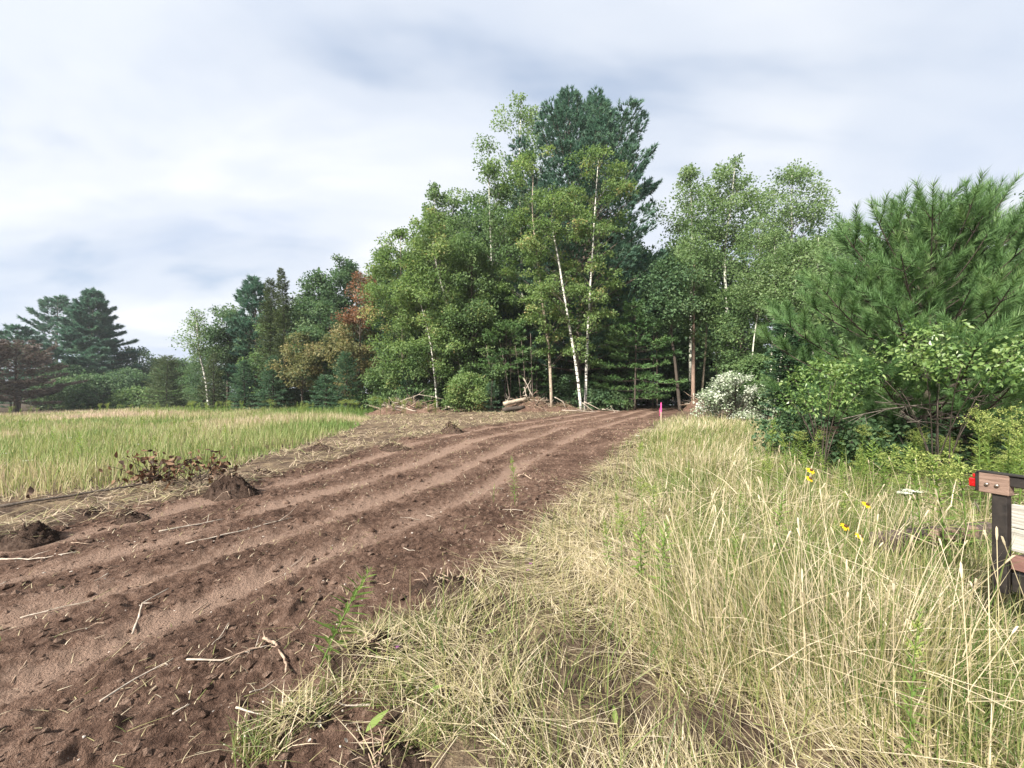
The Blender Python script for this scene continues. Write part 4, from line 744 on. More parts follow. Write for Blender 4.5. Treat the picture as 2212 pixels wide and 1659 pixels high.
def build_near_trees():
    r = np.random.default_rng(300)
    x, y = spot(2005, 8.0); H = height_to(512, x, y)
    plant_tree('pine_tree', 'bushy bright green young pine with long needles beside the trailer', 'pine', young_pine(np.random.default_rng(301), H, 2.7, needles=135), x, y, (M['dark_bark'], M['bright_pine']))
    x, y = spot(2340, 9.0); H = height_to(480, x, y)
    plant_tree('pine_tree', 'second young pine crowding the bushy one, cut by the right picture edge', 'pine', young_pine(np.random.default_rng(302), H, 2.6, needles=80), x, y, (M['dark_bark'], M['bright_pine']))
    x, y = spot(2300, 12); H = height_to(405, x, y)
    plant_tree('broadleaf_tree', 'dark leafy tree rising behind the young pines', 'tree', broadleaf(np.random.default_rng(303), H, 1.0, 2.6, prof='round', clumps=70, per=110, cr=.6, leaf=.12, tr=.1), x, y, (M['dark_bark'], M['mid_leaf']))
    x, y = spot(1985, 12.5); H = height_to(455, x, y)
    plant_tree('broadleaf_tree', 'leafy tree behind the left shoulder of the bushy young pine', 'tree', broadleaf(np.random.default_rng(304), H, .8, 2.2, prof='round', clumps=70, per=110, cr=.55, leaf=.12, tr=.09), x, y, (M['dark_bark'], M['mid_leaf']))
    # shrubs with leaves big enough to pick out
    lm = [tinted(leaf_mesh('leaf', M['shrub_leaf'], .34), v, 'shrub_leaf') for v in (.35, .55, .75, .95)]
    def shrub(label, px, Y, top, hw, cb, seed, nleaf, **k):
        x, y = spot(px, Y); H = height_to(top, x, y); rng = np.random.default_rng(seed); R = hw/FV*Y; base = height_to(cb, x, y)
        tk, cw = broadleaf(rng, H, base, R, prof='round', tr=.007, **k); t = thing('shrub', (x, y, gz(x, y)), label, 'shrub')
        for j in range(9):
            a = rng.uniform(0, 6.28); e = np.array([math.cos(a)*R*.8, math.sin(a)*R*.8, base+rng.uniform(.1, .6)*(H-base)]); tube(tk, bez((rng.normal(0, .05), rng.normal(0, .05), -.05), e*np.array([.3, .3, .7]), e, 6), np.linspace(.011, .004, 6), 5)
        tk.build('stem', M['dark_bark'], t, True); f = cw.build('foliage', M['shrub_leaf'], t);  # dark bark puts the shade below the leaves into the stem colour
        V = np.concatenate(cw.V).reshape(-1, 4, 3); near = V[np.argsort(V[:, 0, 1])[:len(V)//3]]; pick = near[rng.choice(len(near), min(nleaf, len(near)), replace=False)]
        for v in pick: add_leaf(t, lm[rng.integers(0, 4)], v[0]+np.array([0, -.05, .02])+rng.normal(0, .03, 3), v[2]-v[0]+rng.normal(0, .01, 3), (rng.normal(0, .4), -.35+rng.normal(0, .3), 1.0), rng.uniform(.05, .08))
        return t
    shrub('broad-leaved shrub with pale green leaves reaching in front of the young pine', 2030, 6.4, 705, 158, 838, 310, 230, clumps=60, per=34, cr=.25, leaf=.058, flat=.45, sparse=.5, ecc=.4)
    shrub('smaller pale-leaved shrub between the dark spruce and the young pine', 1775, 7.2, 780, 80, 880, 311, 160, clumps=40, per=32, cr=.22, leaf=.054, ecc=.4, flat=.7, sparse=.4)
    x, y = spot(1588, 19.5); H = height_to(806, x, y)
    plant_tree('flowering_bush', 'rounded bush covered in whitish leaves at the edge of the woods', 'bush', broadleaf(np.random.default_rng(312), H, .12, 1.75, prof='round', clumps=75, per=60, cr=.34, leaf=.095, tr=.05), x, y, (M['dark_bark'], M['white_leaf']))
    x, y = spot(1712, 7.6); H = height_to(905, x, y)
    for px, Y, top, hw, seed, lab in [(1740, 8.3, 890, 60, 320, 'low dark bush at the foot of the small spruce'), (1850, 7.6, 915, 56, 321, 'low green bush in the shade under the pale-leaved shrub'), (1968, 7.6, 910, 56, 322, 'low green bush in the shade left of the tall goldenrods'), (2110, 7.2, 915, 60, 323, 'low green bush in the shade behind the tall goldenrods')]:
        x, y = spot(px, Y); H = height_to(top, x, y)
        plant_tree('bush', lab, 'bush', broadleaf(np.random.default_rng(seed), H, .1, hw/FV*Y, prof='round', clumps=32, per=40, cr=.24, leaf=.075, tr=.02), x, y, (M['dark_bark'], M['maple_leaf']))  # darker leaf colour stands in for the shadow beneath the young pine
    # dead lower boughs under the young pine
    for k, (px, py, Y, ex, ey) in enumerate([(2075, 905, 7.3, 1890, 868), (2080, 890, 7.2, 2205, 862), (2075, 930, 7.2, 1960, 912), (2085, 920, 7.1, 2200, 905), (2070, 870, 7.3, 1820, 905)]):
        a = world_at(px, py, Y); e = world_at(ex, ey, Y-1.2); rr = np.random.default_rng(330+k); g = Geo(); q = bez(a, (a+e)/2+np.array([0, 0, .12]), e, 7); tube(g, q, np.linspace(.016, .005, 7), 5)
        for j in range(14):
            u = rr.uniform(.25, 1); i0 = min(int(u*6), 5); s = q[i0]; d = unit(q[i0+1]-q[i0]+rr.normal(0, .55, 3)); tube(g, [s, s+d*rr.uniform(.12, .45)+np.array([0, 0, -.04])], [.005, .002], 3)
        tag(g.build('dead_branch', M['limb'], None, True), ['bare dead bough under the young pine, reaching left to the shrub', 'bare dead bough under the young pine, reaching to the right edge', 'short bare bough low under the young pine, on its left', 'short bare bough low under the young pine, on its right', 'longest bare bough drooping left under the young pine'][k], 'branch')
build_near_trees()

# ------------------------------------------------------------------ weeds and flowers
def weed_parts(rng, H, kind, leafL=.10, bend=.06):
    st = Geo(); lf = Geo(); pl = Geo(); b = rng.uniform(0, 6.28); top = np.array([math.cos(b)*bend*H, math.sin(b)*bend*H, H]); q = bez((0, 0, -.03), (0, 0, H*.55), top, 8); tube(st, q, np.linspace(.0055, .0022, 8), 5, .45)
    n = int(H*(75 if kind == 'horseweed' else 58)); u = np.linspace(.12, .97, n); ii = u*7; i0 = np.minimum(ii.astype(int), 6); P = q[i0]*(1-(ii-i0))[:, None]+q[i0+1]*(ii-i0)[:, None]; a = np.arange(n)*2.4+rng.normal(0, .3, n)
    D = np.stack([np.cos(a), np.sin(a), np.interp(u, [0, .5, 1], [-.1, .35, 1.1])], 1); L = leafL*np.interp(u, [0, .3, .7, 1], [.7, 1.1, .9, .4])*rng.uniform(.8, 1.2, n)
    leaf_cards(lf, P, D, np.array([0, 0, 1.0])+.001*D, L, L*(.16 if kind == 'horseweed' else .22), np.clip(rng.normal(.5, .15, n)+.2*u, 0, 1))
    if kind == 'goldenrod':
        for j in range(22):
            u = rng.uniform(.74, 1.0); i0 = min(int(u*7), 6); s = q[i0]+(q[i0+1]-q[i0])*(u*7-i0); a = rng.uniform(0, 6.28); d = unit(np.array([math.cos(a), math.sin(a), .9])); l = rng.uniform(.05, .15)*(1.25-u)*H*2.2+.03
            e = s+d*l+np.array([math.cos(a), math.sin(a), -.6])*l*.2; tube(st, [s, (s+e)/2+np.array([0, 0, .01]), e], [.002, .0015, .001], 3, .7, False)
            m = 20; t = rng.random(m)[:, None]; Q = s+(e-s)*(.25+.75*t)+rng.normal(0, .010, (m, 3)); leaf_cards(pl, Q, unit(rng.normal(0, 1, (m, 3))+np.array([0, 0, .8])), rng.normal(0, 1, (m, 3)), .015, .009, np.clip(rng.normal(.5, .25, m), 0, 1))
    if kind == 'horseweed':
        m = 70; u = rng.uniform(.72, 1.0, m); i0 = np.minimum((u*7).astype(int), 6); Q = q[i0]+rng.normal(0, .02, (m, 3))*(1.3-u)[:, None]*2.2; leaf_cards(pl, Q, rng.normal(0, .6, (m, 3))+np.array([0, 0, 1.0]), rng.normal(0, 1, (m, 3)), .035, .010, np.clip(rng.normal(.35, .2, m), 0, 1))
    return st, lf, pl
def build_weeds():
    protos = []
    for k in range(6):
        kind = ('goldenrod', 'horseweed', 'leafy')[k % 3]; rng = np.random.default_rng(400+k); st, lf, pl = weed_parts(rng, 1.0, kind, (.09, .10, .13)[k % 3])
        protos.append((kind, st.mesh('stem', M['weed_leaf'], True), lf.mesh('leaves', M['weed_leaf']), pl.mesh('plume', M['plume']) if pl.V else None))
    def weed(k, x, y, H, label, group=None, rz=0.0, lean=(0, 0), wide=1.0):
        kind, st, lf, pl = protos[k % 6]; name = {'goldenrod': 'goldenrod', 'horseweed': 'horseweed', 'leafy': 'leafy_weed'}[kind]
        t = thing(name, (x, y, gz(x, y)), label, 'weed', group, rz); t.scale = (H*wide, H*wide, H); t.rotation_euler = (lean[0], lean[1], rz)
        link('stem', st, t); tag(link('foliage', lf, t), kind='stuff')
        if pl: tag(link('plume', pl, t), kind='stuff')
        return t
    solo = [(0, 2042, 3.25, 985, 1.5, 'goldenrod with the fullest yellow-green plume, near the trailer rail'), (0, 1992, 3.4, 978, 1.2, 'goldenrod just left of the fullest plume by the trailer'), (3, 2090, 3.3, 985, 1.35, 'goldenrod standing nearest to the red tail light'),
            (0, 2118, 4.6, 888, .95, 'tall goldenrod plume against the dark shade under the pine'), (3, 2138, 4.7, 895, .95, 'tall goldenrod plume close right of the tallest one in the shade'), (0, 2176, 4.4, 884, .95, 'tall goldenrod spreading its plume near the right picture edge'), (3, 2202, 4.1, 908, 1.0, 'bushy goldenrod cut by the right picture edge'),
            (1, 1112, 5.55, 984, 1.3, 'lone horseweed standing up from the bare soil of the track'), (4, 1066, 5.65, 1044, 1.0, 'small weed left of the lone horseweed on the track'), (1, 1965, 1.58, 1300, .8, 'bright green horseweed at the bottom right among the straw'),
            (4, 1662, 7.2, 900, 1.4, 'pale green horseweed at the corner of the dry grass by the spruce'), (1, 1700, 6.2, 925, 1.4, 'pale green horseweed in front of the low dark bush'), (4, 1735, 5.2, 985, 1.2, 'pale green weed right of the horseweeds by the low bush'), (5, 1870, 6.3, 950, 1.4, 'leafy weed with a bright tip in the middle of the shaded weeds')]
    for k, px, Y, top, wd, lab in solo:
        x, y = spot(px, Y); weed(k, x, y, max(.15, height_to(top, x, y)), lab, None, px*.01, wide=wd)
    b = on_ground(691, 1433); t = weed(5, b[0], b[1], .60, 'leafy weed leaning over the edge of the track in the foreground', None, .4, (-.18, .42), 1.9)
    r = np.random.default_rng(420)
    for j in range(110):
        px = r.uniform(1690, 2290); Y = r.uniform(4.7, 7.4) if px > 1850 else r.uniform(6.2, 9.5); x, y = spot(px, Y); k = r.choice([2, 5, 2, 5, 1, 4, 0, 3])
        weed(int(k), x, y, r.uniform(.45, .95), 'green weed in the thicket along the foot of the young pine', 'weeds along the foot of the young pine', r.uniform(0, 6.28), r.normal(0, .08, 2), r.uniform(1.1, 1.6))
    for j in range(46):
        px = r.uniform(1260, 1850); Y = r.uniform(2.6, 9); x, y = spot(px, Y)
        if x < xr(y)+.7: continue
        weed(int(r.choice([1, 4, 2, 0])), x, y, r.uniform(.35, .75), 'green weed growing up through the dry grass', 'weeds scattered through the dry grass', r.uniform(0, 6.28), r.normal(0, .1, 2), r.uniform(1.0, 1.4))
    for j in range(46):
        px = r.uniform(-20, 760); Y = 7.5+22*r.random()**1.4; x, y = spot(px, Y)
        if x > xm(y)-.8: continue
        weed(int(r.choice([0, 1, 2, 4])), x, y, r.uniform(.7, 1.05), 'green weed standing among the meadow grass', 'weeds standing in the meadow', r.uniform(0, 6.28), r.normal(0, .1, 2), r.uniform(.9, 1.5))
    for j in range(120):
        px = r.uniform(-30, 1150); f = r.random()
        wood = np.interp(px, [-40, 0, 200, 400, 560, 700, 830, 1000, 1200], [44, 47, 56, 42, 38, 31, 29.5, 26.5, 26]); x, y = spot(px, wood-f*f*6); 
        if x > xm(y)+4.5: continue
        weed(int(r.choice([0, 3, 2, 1])), x, y, r.uniform(.7, 1.35), 'light green weed along the far edge of the meadow', 'weeds along the far edge of the meadow', r.uniform(0, 6.28), r.normal(0, .08, 2), r.uniform(1.5, 2.6))
    # yellow coneflower-like blooms among the straw
    yel = mat_leaf('yellow_petal', [(0, (.55, .33, .01)), (.5, (.75, .50, .015)), (1, (.85, .62, .03))], .3); brown = mat_plain('flower_eye', (.05, .022, .012), (.10, .05, .02), .9, 60)
    pet = leaf_mesh('petal', yel, .42, .10)
    flo = [(1752, 1016, 3.3, 'yellow daisy-like flower, upper of the close pair in the dry grass'), (1750, 1034, 3.25, 'yellow daisy-like flower, lower of the close pair in the dry grass'), (1873, 1090, 3.1, 'yellow daisy-like flower on its own left of the trailer beam'), (1826, 1137, 2.9, 'yellow daisy-like flower above the dark timber beam end'), (1858, 1158, 2.85, 'yellow daisy-like flower drooping lowest by the timber beam')]
    for px, py, Y, lab in flo:
        p = world_at(px, py, Y); z = gz(p[0], p[1]); H = p[2]-z; t = thing('yellow_flower', (p[0], p[1], z), lab, 'flower'); g = Geo(); tube(g, bez((r.normal(0, .06), .02, -.02), (0, 0, H*.6), (0, 0, H), 6), .0026, 4, .4); g.build('stem', M['weed_leaf'], t, True)
        nrm = unit(np.array([r.normal(0, .3), -.6, .75])); a1 = unit(np.cross(nrm, (1, .2, 0))); a2 = np.cross(nrm, a1)
        g = Geo(); c = np.array([0, 0, H]); tube(g, [c-nrm*.004, c+nrm*.006, c+nrm*.014, c+nrm*.018], [.009, .0125, .009, .002], 9); g.build('eye', brown, t, True)
        for j in range(11):
            a = j*6.283/11+r.normal(0, .08); d = a1*math.cos(a)+a2*math.sin(a)-nrm*.18; o = add_leaf(t, pet, c+d*.008, d, nrm, r.uniform(.026, .033)); o.name = 'petal'
    # white umbels
    wht = mat_leaf('white_umbel', [(0, (.45, .5, .38)), (1, (.70, .71, .64))], .3); protoU = None
    for j, (px, py) in enumerate([(28, 918), (36, 932), (52, 926), (14, 946), (70, 940), (96, 930), (150, 952), (1377, 952), (1972, 1060), (205, 940), (300, 965), (12, 985), (60, 1003), (1955, 1064)]):
        x, y = ground_at(px, py); 
        if px > 1900: x, y = spot(px, 3.4)
        elif px > 1300: x, y = spot(px, 11)
        else: x, y = x*.86, y*.86
        H = max(.3, EYE-(py-HV)/FV*y-gz(x, y))
        if protoU is None:
            st = Geo(); tube(st, bez((0, 0, -.03), (.02, 0, .6), (0, 0, .97), 5), .003, 4, .4); um = Geo(); rr = np.random.default_rng(9)
            for m in range(16):
                a = rr.uniform(0, 6.28); q = rr.random()**.5*.055; e = np.array([math.cos(a)*q, math.sin(a)*q, 1.0-q*q*2]); tube(st, [(0, 0, .95), e], [.0015, .001], 3, .4, False); nn = 9
                leaf_cards(um, e+rr.normal(0, .008, (nn, 3))*np.array([1, 1, .3]), rr.normal(0, 1, (nn, 3))*np.array([1, 1, .2]), np.tile([0, 0, 1.0], (nn, 1))+rr.normal(0, .2, (nn, 3)), .016, .014, .8)
            protoU = (st.mesh('stem', M['weed_leaf'], True), um.mesh('umbel', wht))
        left = px < 900
        lab = 'small flat white flower head in the meadow grass' if left else {1377: 'flat white flower head by the bend of the track', 1972: 'flat white flower head left of the trailer, larger of two', 1955: 'flat white flower head left of the trailer, smaller of two'}[px]
        t = thing('white_flower', (x, y, gz(x, y)), lab, 'flower', 'white flowers in the meadow' if left else None, j*1.3); s = 1.3 if left else (.8 if px == 1955 else 1.0); t.scale = (s, s, H)
        link('stem', protoU[0], t); link('umbel', protoU[1], t)
    pk = mat_leaf('purple_petal', [(0, (.35, .10, .33)), (1, (.62, .30, .60))], .3)
    for px, py, lab in [(857, 1417, 'purple knapweed-like flower low beside the torn turf'), (1141, 1238, 'purple knapweed-like flower in the flattened straw'), (1146, 1225, 'smaller purple flower above the one in the flattened straw')]:
        b = on_ground(px, py+8); t = thing('purple_flower', tuple(b), lab, 'flower'); rr = np.random.default_rng(px); st = Geo(); tube(st, [(0, 0, -.02), (.004, 0, .03), (0, 0, .055)], .002, 4, .4); tube(st, [(0, 0, .05), (0, 0, .06), (0, 0, .068)], [.003, .006, .005], 6, .3); st.build('stem', M['weed_leaf'], t, True)
        g = Geo(); n = 34; a = rr.uniform(0, 6.28, n); leaf_cards(g, np.tile([0, 0, .066], (n, 1)), np.stack([np.cos(a), np.sin(a), rr.uniform(.3, 1.6, n)], 1), rr.normal(0, 1, (n, 3)), .017, .005, rr.random(n)); g.build('petals', pk, t)
build_weeds()

# ------------------------------------------------------------------ torn ground, logs, sticks
def lumpy(rng_seed, rx, ry, h, n=34, m=56, amp=.25):
    """a heap: dome with lumps, skirt sunk into the ground"""
    u = np.linspace(0, 1, n); a = np.linspace(0, 2*math.pi, m, endpoint=False); U, A = np.meshgrid(u, a, indexing='ij')
    X = np.cos(A)*U; Y = np.sin(A)*U; s = rng_seed*3.7
    R = 1+.35*fbm(np.cos(A)*1.3+s, np.sin(A)*1.3+s, rng_seed, 2); Z = (1-U**1.7)*(1+amp*2*fbm(X*2.3+s, Y*2.3, rng_seed+1, 3))+amp*1.3*fbm(X*6+s, Y*6, rng_seed+2, 4)*(1.1-U)+amp*.9*fbm(X*15+s, Y*15, rng_seed+3, 3)
    V = np.stack([X*R*rx, Y*R*ry, Z*h-.06*h-.12*(U > .98)], -1).reshape(-1, 3); k = np.arange(n-1)[:, None]*m; i = np.arange(m)[None]; j = (i+1) % m
    return V, np.stack([k+i, k+m+i, k+m+j, k+j], -1).reshape(-1, 4)
def stick_geo(g, pts, r0, r1, rng, forks=0, wob=.03, sides=6):
    pts = np.asarray(pts, float); t = np.linspace(0, len(pts)-1, max(6, 3*len(pts))); P = np.stack([np.interp(t, np.arange(len(pts)), pts[:, k]) for k in range(3)], 1); L = np.linalg.norm(P[-1]-P[0]); P[1:-1] += rng.normal(0, wob*L*.35, (len(P)-2, 3))*np.array([1, 1, .5])
    tube(g, P, np.linspace(r0, r1, len(P)), sides)
    for f in range(forks):
        i = rng.integers(len(P)//4, len(P)-1); d = unit(P[min(i+1, len(P)-1)]-P[i-1]+rng.normal(0, .6, 3)*np.array([1, 1, .5])+np.array([0, 0, .15])); l = L*rng.uniform(.12, .35); r = r0+(r1-r0)*i/len(P)
        tube(g, [P[i], P[i]+d*l*.5+rng.normal(0, .02*L, 3), P[i]+d*l], [r*.7, r*.5, r*.2], 5)
def build_debris():
    r = np.random.default_rng(500)
    def heap(name, label, cat, px, py, Y, rx, ry, h, seed, mat='soil', roots=14, cover=0):
        x, y = spot(px, Y) if Y else ground_at(px, py); z = gz(x, y); t = thing(name, (x, y, z), label, cat); V, Q = lumpy(seed, rx, ry, h, amp=.30 if rx > .9 else .55); g = Geo(); g.add(V, Q, None, .1); g.build('soil', M[mat], t, True)
        if roots:
            g = Geo()
            for j in range(roots):
                p = V[r.integers(0, len(V)*3//4)]; d = unit(np.array([p[0]/rx, p[1]/ry, .4])+r.normal(0, .5, 3)); l = r.uniform(.25, .8)*min(rx, 1.0); tube(g, [p-d*.05, p+d*l*.5, p+d*l+np.array([0, 0, -l*.35])], np.array([.012, .008, .003])*min(1, rx*1.6), 4)
            g.build('roots', M['twig'], t, True)
        if cover:
            g = Geo(); i = r.integers(0, len(V)*4//5, cover); P = V[i]+r.normal(0, .02, (cover, 3)); hz = np.abs(r.normal(.02, .04, cover))+.01; ln = r.uniform(.15, .5, cover)*min(1.2, rx+.3); Vv, q, tr, c = blades(P, hz, r.uniform(0, 6.28, cover), ln/hz, .004+.0011*y, np.clip(r.normal(.7, .2, cover), 0, 1), droop=0, rng=r); g.add(Vv, q, tr, c); tag(g.build('straw', M['grass'], t), kind='stuff')
        return t, V
    h1, V1 = heap('brush_pile', 'mound of soil, roots and straw heaped in front of the tan birch', 'brush pile', 1140, 885, 27.8, 2.1, 1.3, 1.0, 3, roots=110, cover=900)
    h2, V2 = heap('brush_pile', 'low pile of soil and tangled branches under the leafy bushes', 'brush pile', 885, 885, 29.0, 3.2, 1.5, .75, 4, roots=160, cover=700)
    h3, V3 = heap('brush_pile', 'dark soil heap at the foot of the straight reddish pine', 'brush pile', 1506, 885, 27.6, 1.1, .9, .85, 5, roots=40, cover=150)
    heap('brush_pile', 'pale flat ridge of chips and sticks below the white birches', 'brush pile', 1215, 890, 27.4, 1.5, .7, .45, 6, roots=60, cover=350)
    for nm, lab, px, py, rx, ry, h, sd, cv in [('soil_clod', 'large dark root clod on the track edge beside the dead brown branch', 497, 1064, .40, .30, .27, 11, 40), ('soil_clod', 'dark root clod at the left picture edge by the track', 62, 1162, .30, .24, .18, 12, 30), ('soil_clod', 'low dark clod on the straw strip left of the dead branch', 190, 1112, .34, .22, .12, 13, 40), ('soil_clod', 'dark clod between the two left clods and the dead branch', 278, 1116, .22, .17, .12, 14, 25),
                                          ('soil_clod', 'dark clod below the dead branch at the track edge', 560, 1030, .26, .2, .10, 15, 20), ('straw_heap', 'small round heap of dirt and straw on the mown ground', 975, 932, .50, .42, .34, 16, 240), ('soil_clod', 'torn clod on the far left side of the track where the meadow ends', 690, 972, .55, .35, .16, 17, 70), ('soil_clod', 'torn clod with dry stalks, right of the one at the meadow corner', 850, 968, .50, .32, .16, 18, 90),
                                          ('turf_clod', 'overturned clod of turf in the foreground left of the straw', 800, 1420, .24, .17, .13, 19, 150), ('turf_clod', 'small clump of torn turf at the track edge near the bottom', 640, 1540, .19, .12, .07, 20, 120), ('soil_clod', 'crumbling bank of dark soil at the right track edge', 960, 1262, .30, .22, .10, 21, 15), ('soil_clod', 'soil clod at the bottom of the picture under cut stems', 830, 1640, .22, .14, .07, 22, 30)]:
        heap(nm, lab, 'clod' if 'clod' in nm else 'heap', px, py, None, rx, ry, h, sd, mat='dark_soil', roots=16, cover=cv)
    # logs and branches in the piles
    def stick3(name, label, cat, pts, r0, r1, mat='dead_wood', forks=0, group=None, wob=.03):
        g = Geo(); p0 = np.asarray(pts[0], float); stick_geo(g, np.asarray(pts, float)-p0, r0, r1, r, forks, wob); return tag(g.build(name, M[mat], None, True, tuple(p0)), label, cat, group)
    W = world_at
    for lab, a, b, Y0, Y1, rad, mt in [('cut log with a pale end, upper of the two in the soil mound', (1088, 873), (1136, 862), 26.6, 27.2, .17, 'tan_bark'), ('dark log, lower of the two in the soil mound', (1086, 886), (1132, 880), 26.4, 26.9, .19, 'dark_bark'), ('pale log lying flat left of the soil mound', (962, 879), (1028, 882), 28.2, 28.0, .10, 'dead_wood')]:
        stick3('log', lab, 'log', [W(*a, Y0), W(*b, Y1)], rad, rad*.9, mt, wob=.01)
    br = [('broken pale branch sticking up steeply from the soil mound', [(1152, 858), (1132, 818)], 27.3, .045), ('second broken branch crossing behind the steep one on the mound', [(1130, 850), (1146, 822)], 27.5, .035), ('white stub poking out of the top of the soil mound', [(1138, 858), (1132, 836)], 27.1, .05), ('pale branch arching out of the left brush pile', [(848, 872), (905, 852), (958, 862)], 28.4, .03), ('grey branch leaning on the left brush pile', [(862, 884), (840, 858)], 28.2, .03),
          ('pale root curving down beside the white birches', [(1198, 858), (1216, 868), (1222, 882)], 26.6, .04), ('pale stick lying below the white birches', [(1214, 886), (1290, 889)], 26.4, .035), ('pale pole slanting from the foot of the white birches', [(1262, 868), (1298, 886)], 26.8, .04), ('dark stick slanting at the foot of the white birches', [(1258, 870), (1284, 890)], 26.9, .04), ('thin stick upright at the end of the track near the birches', [(1330, 893), (1318, 876)], 26, .02), ('grey pole lying across the end of the track', [(1300, 884), (1340, 888)], 26.3, .035)]
    for lab, pts, Y, rad in br: stick3('branch', lab, 'branch', [W(a, b, Y+.05*i) for i, (a, b) in enumerate(pts)], rad, rad*.5, 'dead_wood', 2)
    for t, V, n, lab, grp in [(h1, V1, 46, 'tangled stick in the soil mound by the tan birch', 'sticks in the soil mound'), (h2, V2, 85, 'tangled stick in the low brush pile under the bushes', 'sticks in the low brush pile'), (h3, V3, 10, 'tangled stick in the dark heap by the reddish pine', 'sticks in the dark heap')]:
        for j in range(n):
            p = V[r.integers(0, len(V)*4//5)]+np.array(t.location); d = unit(r.normal(0, 1, 3)*np.array([1, .5, .35])+np.array([0, -.1, .12])); l = r.uniform(.4, 1.9); stick3('branch', lab, 'branch', [p-d*l*.3, p+d*l*.3, p+d*l*.7], r.uniform(.018, .05), .010, r.choice(['dead_wood', 'dead_wood', 'twig', 'twig', 'dark_bark']), 2, grp)
    # sticks and roots on the soil, from the survey
    tw = [('bent forked root lying on the soil in the left foreground', [(569, 1365), (595, 1383), (616, 1409), (617, 1448)], .010), ('thin root running left from the bent forked root', [(593, 1385), (545, 1402), (504, 1412), (470, 1440)], .006), ('long pale stick on the soil in the left foreground', [(216, 1500), (290, 1450), (375, 1409)], .006), ('pale stick lying above the bent forked root', [(403, 1422), (480, 1414), (576, 1393)], .006), ('short stick crossing under the bent root', [(474, 1451), (523, 1404)], .006),
          ('tangled pale root bunch beside the lower wheel mark', [(286, 1341), (307, 1302), (364, 1263)], .007), ('long double stalk on the soil below the dark root clod', [(343, 1146), (410, 1131), (483, 1114)], .010), ('longest thin stalk lying along the upper wheel mark', [(401, 1169), (510, 1143), (630, 1111)], .008), ('pale stalk at the left picture edge across the track', [(0, 1203), (80, 1199), (164, 1189)], .008), ('pale stalk in the left foreground above the lower wheel mark', [(44, 1313), (120, 1296), (199, 1278)], .006), ('stub of stick lying on the lower wheel mark', [(416, 1301), (448, 1281)], .008), ('short twig in the middle of the track', [(571, 1247), (612, 1233)], .007),
          ('curved dark bark piece on the track near the lone horseweed', [(1120, 1028), (1133, 1025), (1148, 1034)], .020), ('thin brown stem standing at the bottom edge by the turf clump', [(615, 1640), (640, 1500)], .004), ('thin stem slanting up from the bottom centre', [(860, 1640), (905, 1480)], .004)]
    for lab, pts, rad in tw: stick3('twig', lab, 'twig', [on_ground(a, b, .012+rad) for a, b in pts], rad, rad*.55, 'dead_wood' if 'pale' in lab or 'stalk' in lab else 'twig', 2 if len(pts) > 2 else 0, wob=.02)
    for j in range(70):
        x, y = fan(1, -54, 22, 1.9, 13, 1.0, r); x, y = float(x[0]), float(y[0])
        if dirt_mask(np.array([x]), np.array([y]))[0] < .8: continue
        a = r.uniform(0, 6.28); l = r.uniform(.06, .22)*(1+y*.06); d = np.array([math.cos(a), math.sin(a)])*l
        stick3('twig', 'small twig strewn on the churned soil of the track', 'twig', [np.array([x+d[0]*f, y+d[1]*f, gz(x+d[0]*f, y+d[1]*f)+.012]) for f in (-.5, 0, .5)], r.uniform(.003, .006), .002, r.choice(['dead_wood', 'twig']), int(r.integers(0, 2)), 'small twigs on the soil')
    # the felled branch with dried leaves
    b = on_ground(330, 1062); t = thing('dead_branch', tuple(b), 'felled branch with shrivelled brown leaves at the meadow edge', 'branch'); g = Geo(); tip = on_ground(0, 1100, .03)-b; e = on_ground(430, 1020, .35)-b
    stick_geo(g, [tip, tip*.45+np.array([0, 0, .08]), np.array([-.1, 0, .12]), e], .022, .008, r, 0, .012)
    dl = [tinted(leaf_mesh('leaf', M['dry_brown_leaf'], .55, .45), v, 'dried_leaf') for v in (.1, .35, .6, .9)]; tw_ = []
    for j in range(46):
        s = np.array([r.uniform(-1.0, .95) if j < 14 else r.uniform(-.25, .95), r.uniform(-.1, .3), r.uniform(.05, .15)]); s[2] += .06; d = unit(np.array([r.normal(.25, .5), r.normal(0, .5), r.uniform(.15, .9)])); l = r.uniform(.25, .62)*(1.0 if s[0] > -.4 else .45); q = bez(s, s+d*l*.5+np.array([0, 0, .05]), s+d*l, 5); tube(g, q, np.linspace(.007, .003, 5), 4); tw_ += [q[2], q[3], q[4], q[4]]
    g.build('branch', M['dark_bark'], t, True)
    for j in range(296):
        q = tw_[r.integers(0, len(tw_)) if j < 120 else r.integers(56, len(tw_))]+r.normal(0, .05, 3); q[2] = max(q[2], .03); add_leaf(t, dl[r.integers(0, 4)], q, r.normal(0, .6, 3)+np.array([0, 0, -.7]), r.normal(0, 1, 3), r.uniform(.065, .12))
    for j, (px, py) in enumerate([(62, 1088), (262, 1040), (292, 1062), (250, 1033)]):
        p = on_ground(px, py, .12)-b
        for k in range(4): add_leaf(t, dl[(j+k) % 2], p+r.normal(0, .04, 3), r.normal(0, 1, 3), r.normal(0, 1, 3), .11)
    # single leaves on the ground
    gl = tinted(leaf_mesh('leaf', M['weed_leaf'], .30, .15), .75, 'green_leaf')
    for px, py, l, az, lab in [(790, 1582, .125, .75, 'broad green leaf lying on bare soil at the bottom of the picture'), (925, 1516, .085, .2, 'green leaf among the cut grass right of the broad one'), (1050, 1386, .075, .1, 'green leaf at the edge of the flattened straw'), (1330, 1585, .09, 1.4, 'upright green leaf at the bottom among the straw')]:
        o = link('green_leaf', gl, None, tuple(on_ground(px, py, .045))); o.rotation_euler = (.25, -.45, az); o.scale = (l, l, l); tag(o, lab, 'leaf')
    pl_ = leaf_mesh('leaf', mat_leaf('bleached_leaf', [(0, (.42, .38, .32)), (1, (.62, .58, .50))], .2, namp=.6, nscale=5), .6, -.35)
